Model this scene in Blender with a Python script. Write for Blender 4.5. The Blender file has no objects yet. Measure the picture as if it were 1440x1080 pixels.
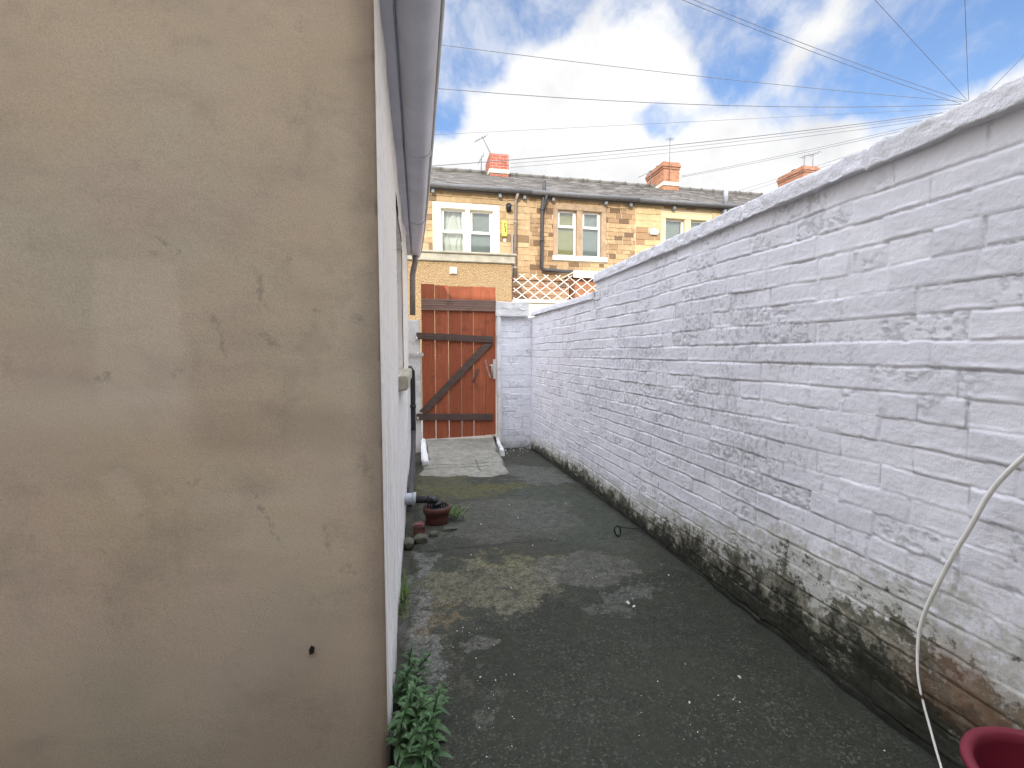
import bpy, bmesh, math, random
import numpy as np
from mathutils import Vector, Matrix, Euler
rad = math.radians
SC = bpy.context.scene
COL = SC.collection

# ------------------------------------------------------------------ numpy noise
def _hash(ix, iy, seed):
    h = (ix.astype(np.int64) * 374761393 + iy.astype(np.int64) * 668265263 + seed * 1274126177) & 0x7fffffff
    h = ((h ^ (h >> 13)) * 1274126177) & 0x7fffffff
    h = (h ^ (h >> 16)) & 0xffff
    return h / 65535.0
def vnoise(x, y, seed=0):
    x = np.asarray(x, float); y = np.asarray(y, float)
    ix = np.floor(x); iy = np.floor(y); fx = x - ix; fy = y - iy
    fx = fx * fx * fx * (fx * (fx * 6 - 15) + 10); fy = fy * fy * fy * (fy * (fy * 6 - 15) + 10)
    a = _hash(ix, iy, seed); b = _hash(ix + 1, iy, seed); c = _hash(ix, iy + 1, seed); d = _hash(ix + 1, iy + 1, seed)
    return (a + (b - a) * fx) * (1 - fy) + (c + (d - c) * fx) * fy
def fbm(x, y, seed=0, octv=4, gain=.5):
    s = 0; amp = 1; tot = 0
    for o in range(octv):
        s = s + amp * vnoise(np.asarray(x) * 2 ** o + 17.3 * o, np.asarray(y) * 2 ** o - 9.1 * o, seed + o * 7)
        tot += amp; amp *= gain
    return s / tot
def sst(a, b, x):
    t = np.clip((x - a) / (b - a), 0, 1); return t * t * (3 - 2 * t)

# ------------------------------------------------------------------ node helpers
class NT:
    def __init__(s, tree): s.t = tree; s.n = tree.nodes; s.l = tree.links; s._pos = None
    def new(s, typ, **kw):
        nd = s.n.new(typ)
        for k, v in kw.items(): setattr(nd, k, v)
        return nd
    def put(s, sock, v):
        if v is None: return
        if isinstance(v, bpy.types.NodeSocket): s.l.new(v, sock)
        else:
            if sock.type == 'RGBA' and isinstance(v, (tuple, list)) and len(v) == 3: v = (*v, 1)
            sock.default_value = v
    def m(s, op, a, b=None, c=None):
        nd = s.new('ShaderNodeMath', operation=op)
        s.put(nd.inputs[0], a); s.put(nd.inputs[1], b); s.put(nd.inputs[2], c)
        return nd.outputs[0]
    def vm(s, op, a, b=None, scale=None):
        nd = s.new('ShaderNodeVectorMath', operation=op)
        s.put(nd.inputs[0], a); s.put(nd.inputs[1], b)
        if scale is not None: s.put(nd.inputs['Scale'], scale)
        return nd.outputs['Value'] if op in ('LENGTH', 'DISTANCE', 'DOT_PRODUCT') else nd.outputs[0]
    def pos(s):
        if s._pos is None: s._pos = s.new('ShaderNodeNewGeometry').outputs['Position']
        return s._pos
    def sep(s, v):
        nd = s.new('ShaderNodeSeparateXYZ'); s.put(nd.inputs[0], v); return nd.outputs
    def comb(s, x, y, z):
        nd = s.new('ShaderNodeCombineXYZ'); s.put(nd.inputs[0], x); s.put(nd.inputs[1], y); s.put(nd.inputs[2], z); return nd.outputs[0]
    def noise(s, vec, scale, detail=4, rough=.55, dist=0):
        nd = s.new('ShaderNodeTexNoise'); s.put(nd.inputs['Vector'], vec)
        s.put(nd.inputs['Scale'], scale); s.put(nd.inputs['Detail'], detail); s.put(nd.inputs['Roughness'], rough); s.put(nd.inputs['Distortion'], dist)
        return nd.outputs[0]
    def noisec(s, vec, scale, detail=3):
        nd = s.new('ShaderNodeTexNoise'); s.put(nd.inputs['Vector'], vec); s.put(nd.inputs['Scale'], scale); s.put(nd.inputs['Detail'], detail)
        return nd.outputs[1]
    def vor(s, vec, scale, out=0, feature='F1'):
        nd = s.new('ShaderNodeTexVoronoi', feature=feature); s.put(nd.inputs['Vector'], vec); s.put(nd.inputs['Scale'], scale); return nd.outputs[out]
    def mr(s, x, a, b, c=0., d=1., smooth=True):
        nd = s.new('ShaderNodeMapRange', interpolation_type='SMOOTHSTEP' if smooth else 'LINEAR')
        for i, v in enumerate((x, a, b, c, d)): s.put(nd.inputs[i], v)
        return nd.outputs[0]
    def mix(s, f, a, b, blend='MIX'):
        nd = s.new('ShaderNodeMix', data_type='RGBA', blend_type=blend)
        s.put(nd.inputs[0], f); s.put(nd.inputs[6], a); s.put(nd.inputs[7], b)
        return nd.outputs[2]
    def attr(s, name):
        nd = s.new('ShaderNodeAttribute', attribute_name=name); return nd.outputs['Fac']
    def bump(s, h, strength=.5, dist=.01, normal=None):
        nd = s.new('ShaderNodeBump'); s.put(nd.inputs['Height'], h); s.put(nd.inputs['Strength'], strength); s.put(nd.inputs['Distance'], dist)
        if normal is not None: s.put(nd.inputs['Normal'], normal)
        return nd.outputs[0]
def newmat(name, color=(.5, .5, .5), rough=.8, metal=0., spec=.3):
    mt = bpy.data.materials.new(name); mt.use_nodes = True
    k = NT(mt.node_tree); b = k.n['Principled BSDF']; k.b = b
    b.inputs['Base Color'].default_value = (*color, 1); b.inputs['Roughness'].default_value = rough
    b.inputs['Metallic'].default_value = metal; b.inputs['Specular IOR Level'].default_value = spec
    k.mat = mt
    return k
def col(k, c): k.put(k.b.inputs['Base Color'], c)
def nrm(k, n): k.put(k.b.inputs['Normal'], n)
M = {}
def simple(name, color, rough=.6, var=.12, scale=12, metal=0., spec=.4, bumpd=.0, dirt=None):
    k = newmat(name, color, rough, metal, spec); p = k.pos()
    n = k.noise(p, scale, 5, .6)
    c = k.mix(k.mr(n, .3, .75), tuple(v * (1 - var) for v in color), tuple(min(1, v * (1 + var)) for v in color))
    if dirt:
        c = k.mix(k.m('MULTIPLY', k.mr(k.noise(p, scale * .6, 6, .65), .5, .72), .7), c, dirt)
    col(k, c)
    if bumpd: nrm(k, k.bump(k.noise(p, scale * 8, 4), .6, bumpd))
    M[name] = k.mat
    return k

# ------------------------------------------------------------------ materials
def brick_white(name, seedv):
    k = newmat(name, rough=.62, spec=.35); p = k.pos(); x, y, z = k.sep(p)
    n1 = k.noise(p, 2.2, 3); n2 = k.noise(p, 38, 6, .7); n3 = k.noise(p, 9, 5, .6); nf = k.noise(p, 160, 3, .6)
    base = k.mix(k.mr(n3, .3, .7), (.755, .755, .80), (.835, .835, .88))
    base = k.mix(k.mr(k.attr('tint'), .0, 1.), base, (.735, .735, .785))
    base = k.mix(k.m('MULTIPLY', k.mr(n1, .5, .7), .25), base, (.60, .62, .66))
    # eroded grey specks in the weathered middle of the wall
    my = k.m('MULTIPLY', k.mr(y, 1.0, 2.0), k.mr(y, 6.0, 4.2)); mz = k.m('MULTIPLY', k.mr(z, .35, .8), k.mr(z, 1.75, 1.3))
    zone = k.m('MULTIPLY', my, mz)
    zone = k.m('MULTIPLY', zone, k.mr(k.noise(p, 3.1, 4, .6), .34, .6))
    sp = k.mr(k.m('ADD', n2, k.m('MULTIPLY', zone, .115)), .60, .67)
    sp = k.m('MULTIPLY', sp, k.mr(k.m('ADD', zone, k.mr(n1, .52, .75, 0, .35)), .05, .5))
    base = k.mix(k.m('MULTIPLY', sp, .46), base, (.31, .31, .33))
    # broader washed-out grey smudges
    sm = k.m('MULTIPLY', k.mr(k.noise(k.vm('MULTIPLY', p, (1, 1, .5)), 5.5, 5, .65), .56, .72), k.m('ADD', k.m('MULTIPLY', zone, .7), .12))
    base = k.mix(k.m('MULTIPLY', sm, .7), base, (.42, .42, .44))
    # pits / cracks from the modelled surface
    base = k.mix(k.m('MULTIPLY', k.attr('crack'), .55), base, (.13, .13, .14))
    base = k.mix(k.m('MULTIPLY', k.attr('pit'), .42), base, (.30, .30, .31))
    # algae and bare stone low down; the damp rises higher nearer the house
    h = k.m('ADD', z, k.m('MULTIPLY', k.m('MULTIPLY', y, y), .0034))
    top = k.mr(y, .9, 3.1, .46, .20); top = k.m('ADD', top, k.mr(y, 3.4, 6.0, 0, -.05))
    rel = k.m('DIVIDE', h, top)
    rel = k.m('ADD', rel, k.m('MULTIPLY', k.m('SUBTRACT', k.noise(p, 4.5, 6, .68), .5), 1.5))
    rel = k.m('ADD', rel, k.m('MULTIPLY', k.m('SUBTRACT', k.noise(p, 30, 7, .75), .5), 1.7)); pf = k.mr(y, 6.14, 6.2, 1., .25)
    f1 = k.m('MULTIPLY', k.mr(rel, 1.2, .85), pf)
    base = k.mix(k.m('MULTIPLY', f1, .55), base, (.40, .40, .30))
    f2 = k.m('MULTIPLY', k.mr(rel, .72, .55), pf)
    stone = k.mix(k.mr(n3, .35, .65), (.07, .07, .035), (.30, .28, .21))
    stone = k.mix(k.mr(k.noise(p, 14, 6, .7), .45, .6), stone, (.05, .052, .03))
    base = k.mix(k.m('MULTIPLY', f2, .9), base, stone)
    f3 = k.m('MULTIPLY', k.mr(rel, .40, .2), pf)
    base = k.mix(k.m('MULTIPLY', f3, .92), base, (.028, .030, .022))  # black algae foot, with the shade of the ground gap put into its colour
    # rust brown earth splash nearest the tub
    br = k.m('MULTIPLY', k.mr(y, 1.25, .95), k.m('MULTIPLY', k.mr(h, .42, .24), k.mr(h, .04, .16)))
    br = k.m('MULTIPLY', br, k.mr(k.noise(p, 8, 5, .6), .3, .6))
    base = k.mix(k.m('MULTIPLY', br, .8), base, (.21, .125, .075))
    col(k, base)
    hgt = k.m('ADD', k.m('MULTIPLY', k.noise(p, 75, 5, .65), 1.), k.m('MULTIPLY', nf, .4))
    nrm(k, k.bump(hgt, .4, .005))
    k.put(k.b.inputs['Roughness'], k.mr(n2, .3, .7, .5, .8))
    M[name] = k.mat
brick_white('painted_brick', 1)

def coping_mat():
    k = newmat('painted_coping', rough=.8, spec=.2); p = k.pos()
    n = k.noise(p, 26, 6, .7)
    c = k.mix(k.mr(n, .35, .7), (.80, .80, .84), (.74, .74, .78))
    c = k.mix(k.m('MULTIPLY', k.mr(k.noise(p, 60, 5, .7), .56, .68), .3), c, (.30, .31, .32))
    c = k.mix(k.m('MULTIPLY', k.mr(k.noise(p, 4, 4, .6), .5, .7), .15), c, (.5, .51, .52))
    col(k, c); nrm(k, k.bump(k.noise(p, 70, 6, .7), .7, .012))
    M['painted_coping'] = k.mat
coping_mat()

def beige():
    k = newmat('beige_render', rough=.85, spec=.2); p = k.pos(); x, y, z = k.sep(p)
    wv = k.noisec(p, 7, 4); w2 = k.noisec(p, 30, 3)
    q = k.vm('ADD', p, k.vm('SCALE', k.vm('SUBTRACT', wv, (.5, .5, .5)), None, scale=.06))
    q2 = k.vm('ADD', k.vm('ADD', p, k.vm('SCALE', k.vm('SUBTRACT', w2, (.5, .5, .5)), None, scale=.03)), k.vm('SCALE', k.vm('SUBTRACT', wv, (.5, .5, .5)), None, scale=.05))
    qx, qy, qz = k.sep(q)
    c = k.mix(k.mr(k.noise(p, 1.6, 3, .5), .32, .7), (.61, .505, .37), (.575, .515, .40))
    c = k.mix(k.m('MULTIPLY', k.mr(k.noise(k.vm('ADD', p, (4, 0, 9)), 2.4, 3), .45, .72), .55), c, (.61, .49, .405))
    c = k.mix(k.m('MULTIPLY', k.mr(k.noise(k.vm('MULTIPLY', p, (1, 1, 2.6)), 3.3, 5, .6), .46, .74), .45), c, (.45, .385, .31))
    c = k.mix(k.m('MULTIPLY', k.mr(k.noise(k.vm('ADD', q, (2, 0, 5)), 4.5, 6, .68), .52, .70), .4), c, (.36, .305, .245))
    c = k.mix(k.m('MULTIPLY', k.mr(k.noise(k.vm('ADD', q, (9, 0, 1)), 60, 5, .75), .58, .70), .22), c, (.25, .21, .17))
    # lower band: dirt plus shade put into the colour; grubby corner
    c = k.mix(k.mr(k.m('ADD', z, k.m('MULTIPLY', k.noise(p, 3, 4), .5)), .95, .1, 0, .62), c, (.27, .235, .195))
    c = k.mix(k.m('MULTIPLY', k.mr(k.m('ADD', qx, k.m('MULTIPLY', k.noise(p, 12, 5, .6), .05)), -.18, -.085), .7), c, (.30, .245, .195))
    # large trowelled areas: an oblong patch and a tilted square
    def box(x0, x1, z0, z1, s=.015):
        a = k.m('MULTIPLY', k.mr(qx, x0 - s, x0 + s), k.mr(qx, x1 + s, x1 - s))
        b = k.m('MULTIPLY', k.mr(qz, z0 - s, z0 + s), k.mr(qz, z1 + s, z1 - s)); return k.m('MULTIPLY', a, b)
    c = k.mix(k.m('MULTIPLY', box(-.83, -.625, 1.07, 1.447, .016), .36), c, (.72, .64, .53))
    c = k.mix(k.m('MULTIPLY', box(-1.1, -.63, .99, 1.12, .05), .4), c, (.70, .64, .53))
    # tilted square patch
    u = k.m('ADD', k.m('MULTIPLY', k.m('ADD', x, .785), .857), k.m('MULTIPLY', k.m('SUBTRACT', z, .822), .515))
    v = k.m('SUBTRACT', k.m('MULTIPLY', k.m('SUBTRACT', z, .822), .857), k.m('MULTIPLY', k.m('ADD', x, .785), .515))
    sq = k.m('MULTIPLY', k.mr(k.m('ABSOLUTE', u), .036, .026), k.mr(k.m('ABSOLUTE', v), .072, .06))
    c = k.mix(k.m('MULTIPLY', sq, .3), c, (.70, .62, .52))
    c = k.mix(k.m('MULTIPLY', box(-.62, -.28, .76, .80, .03), .35), c, (.66, .58, .49))
    c = k.mix(k.m('MULTIPLY', box(-.62, -.15, .92, 1.04, .05), .4), c, (.40, .32, .25))
    # scuffs
    segs = [(-.438, 1.421, -.42, 1.333, 1), (-.563, 1.321, -.543, 1.263, 1.4), (-.529, 1.253, -.526, 1.188, .8), (-.44, 1.264, -.381, 1.22, 1.2), (-.372, 1.488, -.346, 1.454, 1), (-.293, 1.336, -.265, 1.316, .8), (-.185, 1.307, -.15, 1.277, 1.2), (-.686, 1.506, -.633, 1.471, .9), (-.836, 1.134, -.808, 1.138, 1), (-.661, 1.142, -.63, 1.142, .7), (-.631, .839, -.599, .841, 1), (-.474, .809, -.399, .657, .7), (-.281, .69, -.267, .613, .8), (-.174, .898, -.147, .828, 1.8), (-.238, .547, -.177, .554, 1.4), (-.697, 1.464, -.677, 1.459, .9)]
    acc = None
    q3 = k.vm('ADD', p, k.vm('SCALE', k.vm('SUBTRACT', k.noisec(p, 22, 4), (.5, .5, .5)), None, scale=.055))
    for (x0, z0, x1, z1, w) in segs:
        d = Vector((x1 - x0, 0, z1 - z0)); L = d.length; d /= L
        r = k.vm('SUBTRACT', q3, ((x0 + x1) / 2, 1.4, (z0 + z1) / 2))
        al = k.vm('DOT_PRODUCT', r, tuple(d)); pe = k.vm('DOT_PRODUCT', r, (d.z, 0, -d.x))
        t = k.m('ADD', k.m('POWER', k.m('DIVIDE', k.m('ABSOLUTE', al), L * .6), 2.), k.m('POWER', k.m('DIVIDE', k.m('ABSOLUTE', pe), .0105 * w), 2.))
        t = k.mr(t, 1.6, .1)
        acc = t if acc is None else k.m('MAXIMUM', acc, t)
    acc = k.m('MULTIPLY', acc, k.mr(k.noise(p, 55, 5, .7), .38, .62))
    c = k.mix(k.m('MULTIPLY', acc, .42), c, (.17, .145, .115))
    # pinholes in one spot
    dsp = k.vm('LENGTH', k.vm('SUBTRACT', q, (-.46, 1.4, .482)))
    pin = k.m('MULTIPLY', k.mr(k.vor(p, 130), .22, .12), k.mr(k.m('ADD', dsp, k.m('MULTIPLY', k.noise(p, 90, 2), .09)), .115, .07))
    c = k.mix(k.m('MULTIPLY', pin, .75), c, (.06, .055, .05))
    fl = k.mr(k.vor(p, 26), .035, .02)
    c = k.mix(k.m('MULTIPLY', fl, .35), c, (.16, .14, .12))
    gr = k.noise(p, 260, 3, .7); c = k.mix(k.mr(gr, .35, .65), k.mix(1., c, (.97, .97, .97), 'MULTIPLY'), k.mix(1., c, (1.15, 1.15, 1.15), 'MULTIPLY'))
    col(k, c)
    hh = k.m('ADD', k.noise(k.vm('MULTIPLY', p, (1, 1, 1.5)), 14, 5, .5), k.m('MULTIPLY', k.noise(p, 200, 4, .65), .6))
    nrm(k, k.bump(k.m('SUBTRACT', hh, k.m('MULTIPLY', pin, .6)), .32, .0035))
    M['beige_render'] = k.mat
beige()

def side_render():
    k = newmat('white_render', rough=.8, spec=.2); p = k.pos(); x, y, z = k.sep(p)
    st = k.noise(k.vm('MULTIPLY', p, (8, 14, .8)), 2.2, 5, .6)
    c = k.mix(k.mr(st, .36, .64), (.66, .635, .60), (.88, .87, .86))
    c = k.mix(k.mr(z, .4, 1.5, 0, .7), c, (.84, .775, .695))
    c = k.mix(k.m('MULTIPLY', k.mr(k.noise(p, 20, 5, .65), .52, .7), .35), c, (.36, .33, .29))
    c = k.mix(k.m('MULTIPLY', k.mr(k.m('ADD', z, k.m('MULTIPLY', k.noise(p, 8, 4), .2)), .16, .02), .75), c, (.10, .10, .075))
    col(k, c); nrm(k, k.bump(k.m('ADD', k.noise(k.vm('MULTIPLY', p, (3, 5, 1)), 9, 5, .6), k.m('MULTIPLY', k.noise(p, 130, 3), .3)), .5, .01))
    M['white_render'] = k.mat
side_render()

def concrete():
    k = newmat('yard_concrete', rough=.85, spec=.3); p = k.pos(); x, y, z = k.sep(p)
    n1 = k.noise(p, 1.5, 4, .55); n2 = k.noise(p, 14, 6, .7); n3 = k.noise(p, 90, 4, .7); wn = k.noise(p, 320, 2, .5)
    c = k.mix(k.mr(n1, .3, .7), (.022, .024, .013), (.040, .042, .025))
    c = k.mix(k.mr(n2, .46, .68, 0, .55), c, (.075, .076, .066))
    c = k.mix(k.m('MULTIPLY', k.mr(k.noise(p, 45, 6, .8), .52, .64), k.mr(n2, .38, .6, .1, .6)), c, (.12, .118, .104))
    c = k.mix(k.m('MULTIPLY', k.mr(k.noise(p, 2.6, 5, .65), .46, .64), .6), c, (.026, .036, .021))
    c = k.mix(k.m('MULTIPLY', k.mr(n3, .5, .62), .55), c, (.022, .023, .019))
    c = k.mix(k.m('MULTIPLY', k.mr(wn, .62, .70), .6), c, (.20, .195, .18))
    warp = k.vm('SCALE', k.vm('SUBTRACT', k.noisec(p, 3.2, 5), (.5, .5, .5)), None, scale=.75)
    warp2 = k.vm('SCALE', k.vm('SUBTRACT', k.noisec(p, 16, 5), (.5, .5, .5)), None, scale=.22)
    q = k.vm('ADD', k.vm('ADD', p, warp), warp2)
    def blob(cx, cy, rx, ry, lo=1.1, hi=.75):
        r = k.vm('MULTIPLY', k.vm('SUBTRACT', q, (cx, cy, 0)), (1 / rx, 1 / ry, 0)); return k.mr(k.vm('LENGTH', r), lo, hi)
    fine = k.mr(k.noise(p, 60, 5, .75), .36, .6)
    nmid = k.noise(p, 22, 6, .72); nfin = k.noise(p, 75, 5, .75)
    rag = k.m('ADD', k.m('MULTIPLY', k.m('SUBTRACT', nmid, .5), 2.2), k.m('MULTIPLY', k.m('SUBTRACT', nfin, .5), 1.6))
    def lay(c, f, colr, a):
        cc = k.mix(k.mr(nfin, .42, .62), tuple(v * .42 for v in colr), tuple(v * .80 for v in colr))
        return k.mix(k.m('MULTIPLY', k.mr(k.m('ADD', f, k.m('MULTIPLY', rag, k.mr(f, 0, .3))), .30, .95), k.m('MULTIPLY', k.mr(nmid, .36, .60, .2, 1.), a)), c, cc)
    c = k.mix(k.m('MULTIPLY', k.mr(k.m('ADD', blob(.95, 1.35, 1.0, .95), k.m('MULTIPLY', rag, .22)), .25, .8), .6), c, (.015, .018, .010))  # green-black film that also puts the near ground's shade into the colour
    c = lay(c, blob(.36, 2.3, .42, .30), (.25, .235, .15), .85)
    c = lay(c, blob(.56, 2.52, .22, .2), (.27, .25, .12), .6)
    c = lay(c, blob(.06, 1.97, .13, .13), (.27, .215, .12), .8)
    c = lay(c, blob(-.04, 2.25, .11, .75), (.27, .27, .25), .85)
    c = lay(c, blob(.2, 1.5, .05, .08), (.2, .2, .165), .5)
    c = lay(c, blob(.3, 1.72, .05, .04), (.24, .24, .2), .6)
    c = lay(c, blob(.16, 1.72, .06, .1), (.18, .16, .11), .4)
    c = lay(c, blob(1.02, 2.02, .2, .12), (.27, .265, .245), .38)
    c = lay(c, blob(.9, 2.4, .45, .2), (.24, .235, .2), .5)
    c = lay(c, blob(.45, 4.15, .7, .24), (.155, .15, .045), .85)
    c = lay(c, blob(.1, 4.5, .3, .4), (.16, .15, .07), .7)
    c = lay(c, blob(1.2, 4.6, .35, .5), (.25, .25, .235), .6)
    c = lay(c, blob(1.1, 3.4, .5, .8), (.10, .125, .095), .5)
    c = lay(c, blob(.6, 3.3, .6, .5), (.19, .19, .165), .5)
    # flecks of pale aggregate
    cellr = k.sep(k.vor(k.vm('ADD', p, k.vm('SCALE', k.noisec(p, 60, 2), None, scale=.01)), 150, 1))[0]
    agg = k.mr(k.noise(p, 4.5, 4, .6), .36, .6, .25, .8)
    c = k.mix(k.m('MULTIPLY', k.mr(cellr, .80, .97), k.m('MULTIPLY', agg, .36)), c, (.17, .165, .135))
    c = k.mix(k.m('MULTIPLY', k.mr(cellr, .34, .12), k.m('MULTIPLY', agg, .75)), c, (.010, .011, .009))
    fl = k.mr(k.vor(p, 48), .07, .04)
    c = k.mix(k.m('MULTIPLY', fl, k.mr(k.noise(p, 5, 3), .45, .6)), c, (.48, .47, .44))
    # dark soil against both walls and the joint line
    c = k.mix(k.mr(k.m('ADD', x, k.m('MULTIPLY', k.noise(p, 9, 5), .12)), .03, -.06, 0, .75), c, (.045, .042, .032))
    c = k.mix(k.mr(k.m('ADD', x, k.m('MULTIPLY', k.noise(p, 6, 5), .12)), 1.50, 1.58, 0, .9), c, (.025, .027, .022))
    yy = k.m('ADD', y, k.m('ADD', k.m('MULTIPLY', x, -.02), k.m('MULTIPLY', k.noise(p, 5, 5, .7), .05)))
    cr = k.m('MULTIPLY', k.mr(k.m('ABSOLUTE', k.m('SUBTRACT', yy, 2.83)), .011, .004), k.mr(x, .95, .7))
    c = k.mix(k.m('MULTIPLY', cr, .85), c, (.018, .018, .016))
    col(k, c)
    hh = k.m('ADD', k.m('MULTIPLY', n2, .6), k.m('ADD', k.m('MULTIPLY', n3, .5), k.m('MULTIPLY', wn, .3)))
    hh = k.m('ADD', k.m('SUBTRACT', hh, k.m('MULTIPLY', cr, .6)), k.m('MULTIPLY', cellr, .25))
    nrm(k, k.bump(hh, .6, .012))
    k.put(k.b.inputs['Roughness'], k.mr(n2, .3, .7, .55, .9))
    M['yard_concrete'] = k.mat
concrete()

def ramp_mat():
    k = newmat('ramp_concrete', rough=.85, spec=.2); p = k.pos(); x, y, z = k.sep(p)
    n2 = k.noise(p, 12, 6, .7); n3 = k.noise(p, 70, 4, .7)
    c = k.mix(k.mr(n2, .32, .7), (.20, .195, .165), (.32, .312, .27))
    c = k.mix(k.mr(n3, .52, .68, 0, .6), c, (.12, .12, .10))
    c = k.mix(k.m('MULTIPLY', k.mr(k.noise(p, 3.4, 6, .7), .44, .66), .6), c, (.17, .168, .135))
    c = k.mix(k.mr(y, 6.16, 6.2, 0, .6), c, (.5, .48, .42))  # paler past the gate: daylight on the strip put into the colour
    c = k.mix(k.mr(k.m('ADD', y, k.m('MULTIPLY', k.noise(p, 5, 5), .5)), 4.95, 4.55, 0, .85), c, (.15, .145, .075))
    w = k.m('MULTIPLY', k.noise(p, 3.5, 5, .65), .30)
    cr = None
    for c0 in (4.86, 5.12, 5.22):
        t = k.mr(k.m('ABSOLUTE', k.m('SUBTRACT', k.m('ADD', y, w), c0)), .012, .003); cr = t if cr is None else k.m('MAXIMUM', cr, t)
    t = k.m('MULTIPLY', k.mr(k.m('ABSOLUTE', k.m('SUBTRACT', k.m('ADD', x, k.m('MULTIPLY', w, .5)), .72)), .009, .003), k.m('MULTIPLY', k.mr(y, 4.75, 4.85), k.mr(y, 5.5, 5.2)))
    cr = k.m('MULTIPLY', k.m('MAXIMUM', cr, t), k.mr(k.noise(p, 4, 3), .35, .5))
    c = k.mix(k.m('MULTIPLY', cr, .75), c, (.05, .05, .04))
    col(k, c); nrm(k, k.bump(k.m('SUBTRACT', k.m('ADD', n2, k.m('MULTIPLY', n3, .5)), cr), .6, .012))
    M['ramp_concrete'] = k.mat
ramp_mat()

def stone_mat(name, a, b, dark, mort):
    k = newmat(name, rough=.9, spec=.15); p = k.pos(); t = k.attr('tint')
    c = k.mix(k.mr(t, .15, .85, smooth=False), a, b)
    c = k.mix(k.mr(t, .86, .9), c, dark)
    c = k.mix(k.mr(k.noise(p, 9, 5, .65), .4, .7, 0, .4), c, tuple(v * .62 for v in a))
    c = k.mix(k.mr(k.noise(p, 1.1, 4, .6), .5, .7, 0, .3), c, tuple(v * .75 for v in b))
    c = k.mix(k.mr(t, -.2, -.4), c, mort)
    col(k, c); nrm(k, k.bump(k.noise(p, 40, 5, .7), .7, .02)); M[name] = k.mat
stone_mat('honey_stone', (.41, .29, .165), (.54, .40, .24), (.22, .15, .09), (.46, .36, .24))
stone_mat('brown_stone', (.31, .205, .12), (.50, .35, .20), (.17, .11, .07), (.52, .42, .29))
stone_mat('pale_stone', (.60, .47, .27), (.54, .40, .22), (.34, .21, .12), (.60, .50, .34))
stone_mat('red_rubble', (.38, .19, .11), (.46, .32, .2), (.16, .11, .08), (.45, .38, .30))

def slate():
    k = newmat('roof_slate', rough=.75, spec=.3); p = k.pos(); t = k.attr('tint')
    c = k.mix(t, (.115, .108, .10), (.19, .175, .165))
    c = k.mix(k.mr(k.noise(p, 7, 5, .65), .48, .7, 0, .5), c, (.20, .18, .13))
    col(k, c); nrm(k, k.bump(k.noise(p, 30, 4), .5, .01)); M['roof_slate'] = k.mat
slate()
def brickm(name, c1, c2, mort, scale=1.):
    k = newmat(name, rough=.9, spec=.15); p = k.pos(); x, y, z = k.sep(p)
    v = k.comb(k.m('ADD', x, y), z, 0.)
    nd = k.new('ShaderNodeTexBrick'); k.put(nd.inputs['Vector'], v)
    k.put(nd.inputs['Color1'], c1); k.put(nd.inputs['Color2'], c2); k.put(nd.inputs['Mortar'], mort)
    for n_, v_ in (('Scale', scale), ('Mortar Size', .007), ('Brick Width', .235), ('Row Height', .082), ('Mortar Smooth', .2)): k.put(nd.inputs[n_], v_)
    c = k.mix(k.mr(k.noise(p, 6, 5, .65), .48, .7, 0, .5), nd.outputs[0], tuple(q * .45 for q in c1))
    col(k, c); nrm(k, k.bump(k.m('ADD', k.m('MULTIPLY', nd.outputs[1], -1.), k.m('MULTIPLY', k.noise(p, 50, 4), .5)), .7, .01)); M[name] = k.mat
brickm('red_brick', (.42, .12, .075), (.34, .10, .07), (.40, .33, .28))
brickm('orange_brick', (.46, .20, .11), (.34, .15, .09), (.36, .29, .22))
def pebble():
    k = newmat('pebbledash', rough=.95, spec=.1); p = k.pos()
    d = k.vor(p, 55); n = k.noise(p, 45, 4, .7)
    c = k.mix(k.mr(n, .35, .65), (.34, .225, .12), (.62, .45, .26))
    c = k.mix(k.mr(d, .35, .7, 0, .5), c, (.26, .17, .09))
    c = k.mix(k.mr(k.noise(p, 1.3, 3), .45, .7, 0, .25), c, (.45, .38, .26))
    col(k, c); nrm(k, k.bump(d, .9, -.02)); M['pebbledash'] = k.mat
pebble()
def wood(name, a, b, dark, pw=None, x0=.05, grain=1.):
    k = newmat(name, rough=.7, spec=.25); p = k.pos(); x, y, z = k.sep(p)
    g = k.noise(k.vm('MULTIPLY', p, (9, 9, .55)), 6, 6, .65, .6) if pw else k.noise(k.vm('MULTIPLY', p, (.6, 6, 9)), 6, 6, .65, .4)
    c = k.mix(k.mr(g, .28, .72), a, b)
    if pw:
        pid = k.m('FLOOR', k.m('DIVIDE', k.m('SUBTRACT', x, x0), pw)); wn = k.new('ShaderNodeTexWhiteNoise', noise_dimensions='1D'); k.put(wn.inputs['W'], k.m('ADD', pid, 3.7))
        c = k.mix(k.m('MULTIPLY', wn.outputs[0], .45), c, tuple(v * .55 for v in a))
    kn = k.mr(k.vor(k.vm('MULTIPLY', p, (1, 1, .55)), 5.2), .07, .04)
    c = k.mix(k.m('MULTIPLY', kn, .7), c, dark)
    c = k.mix(k.mr(k.noise(p, 5, 5, .65), .5, .72, 0, .6), c, dark)
    col(k, c); nrm(k, k.bump(g, .4, .006)); M[name] = k.mat
wood('gate_wood', (.31, .082, .038), (.41, .125, .058), (.15, .05, .03), pw=.1715)
wood('gate_rail', (.075, .05, .042), (.115, .08, .066), (.045, .034, .030))
wood('old_rail', (.20, .125, .098), (.25, .165, .13), (.10, .07, .06))
simple('white_post', (.70, .70, .69), .7, .06, 9, bumpd=.004, dirt=(.36, .36, .33))
simple('white_upvc', (.80, .80, .78), .4, .03)
simple('cream_paint', (.78, .73, .60), .7, .06, 8, bumpd=.004)
simple('brown_jamb', (.36, .26, .17), .9, .15, 8, bumpd=.006, dirt=(.2, .14, .1))
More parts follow.
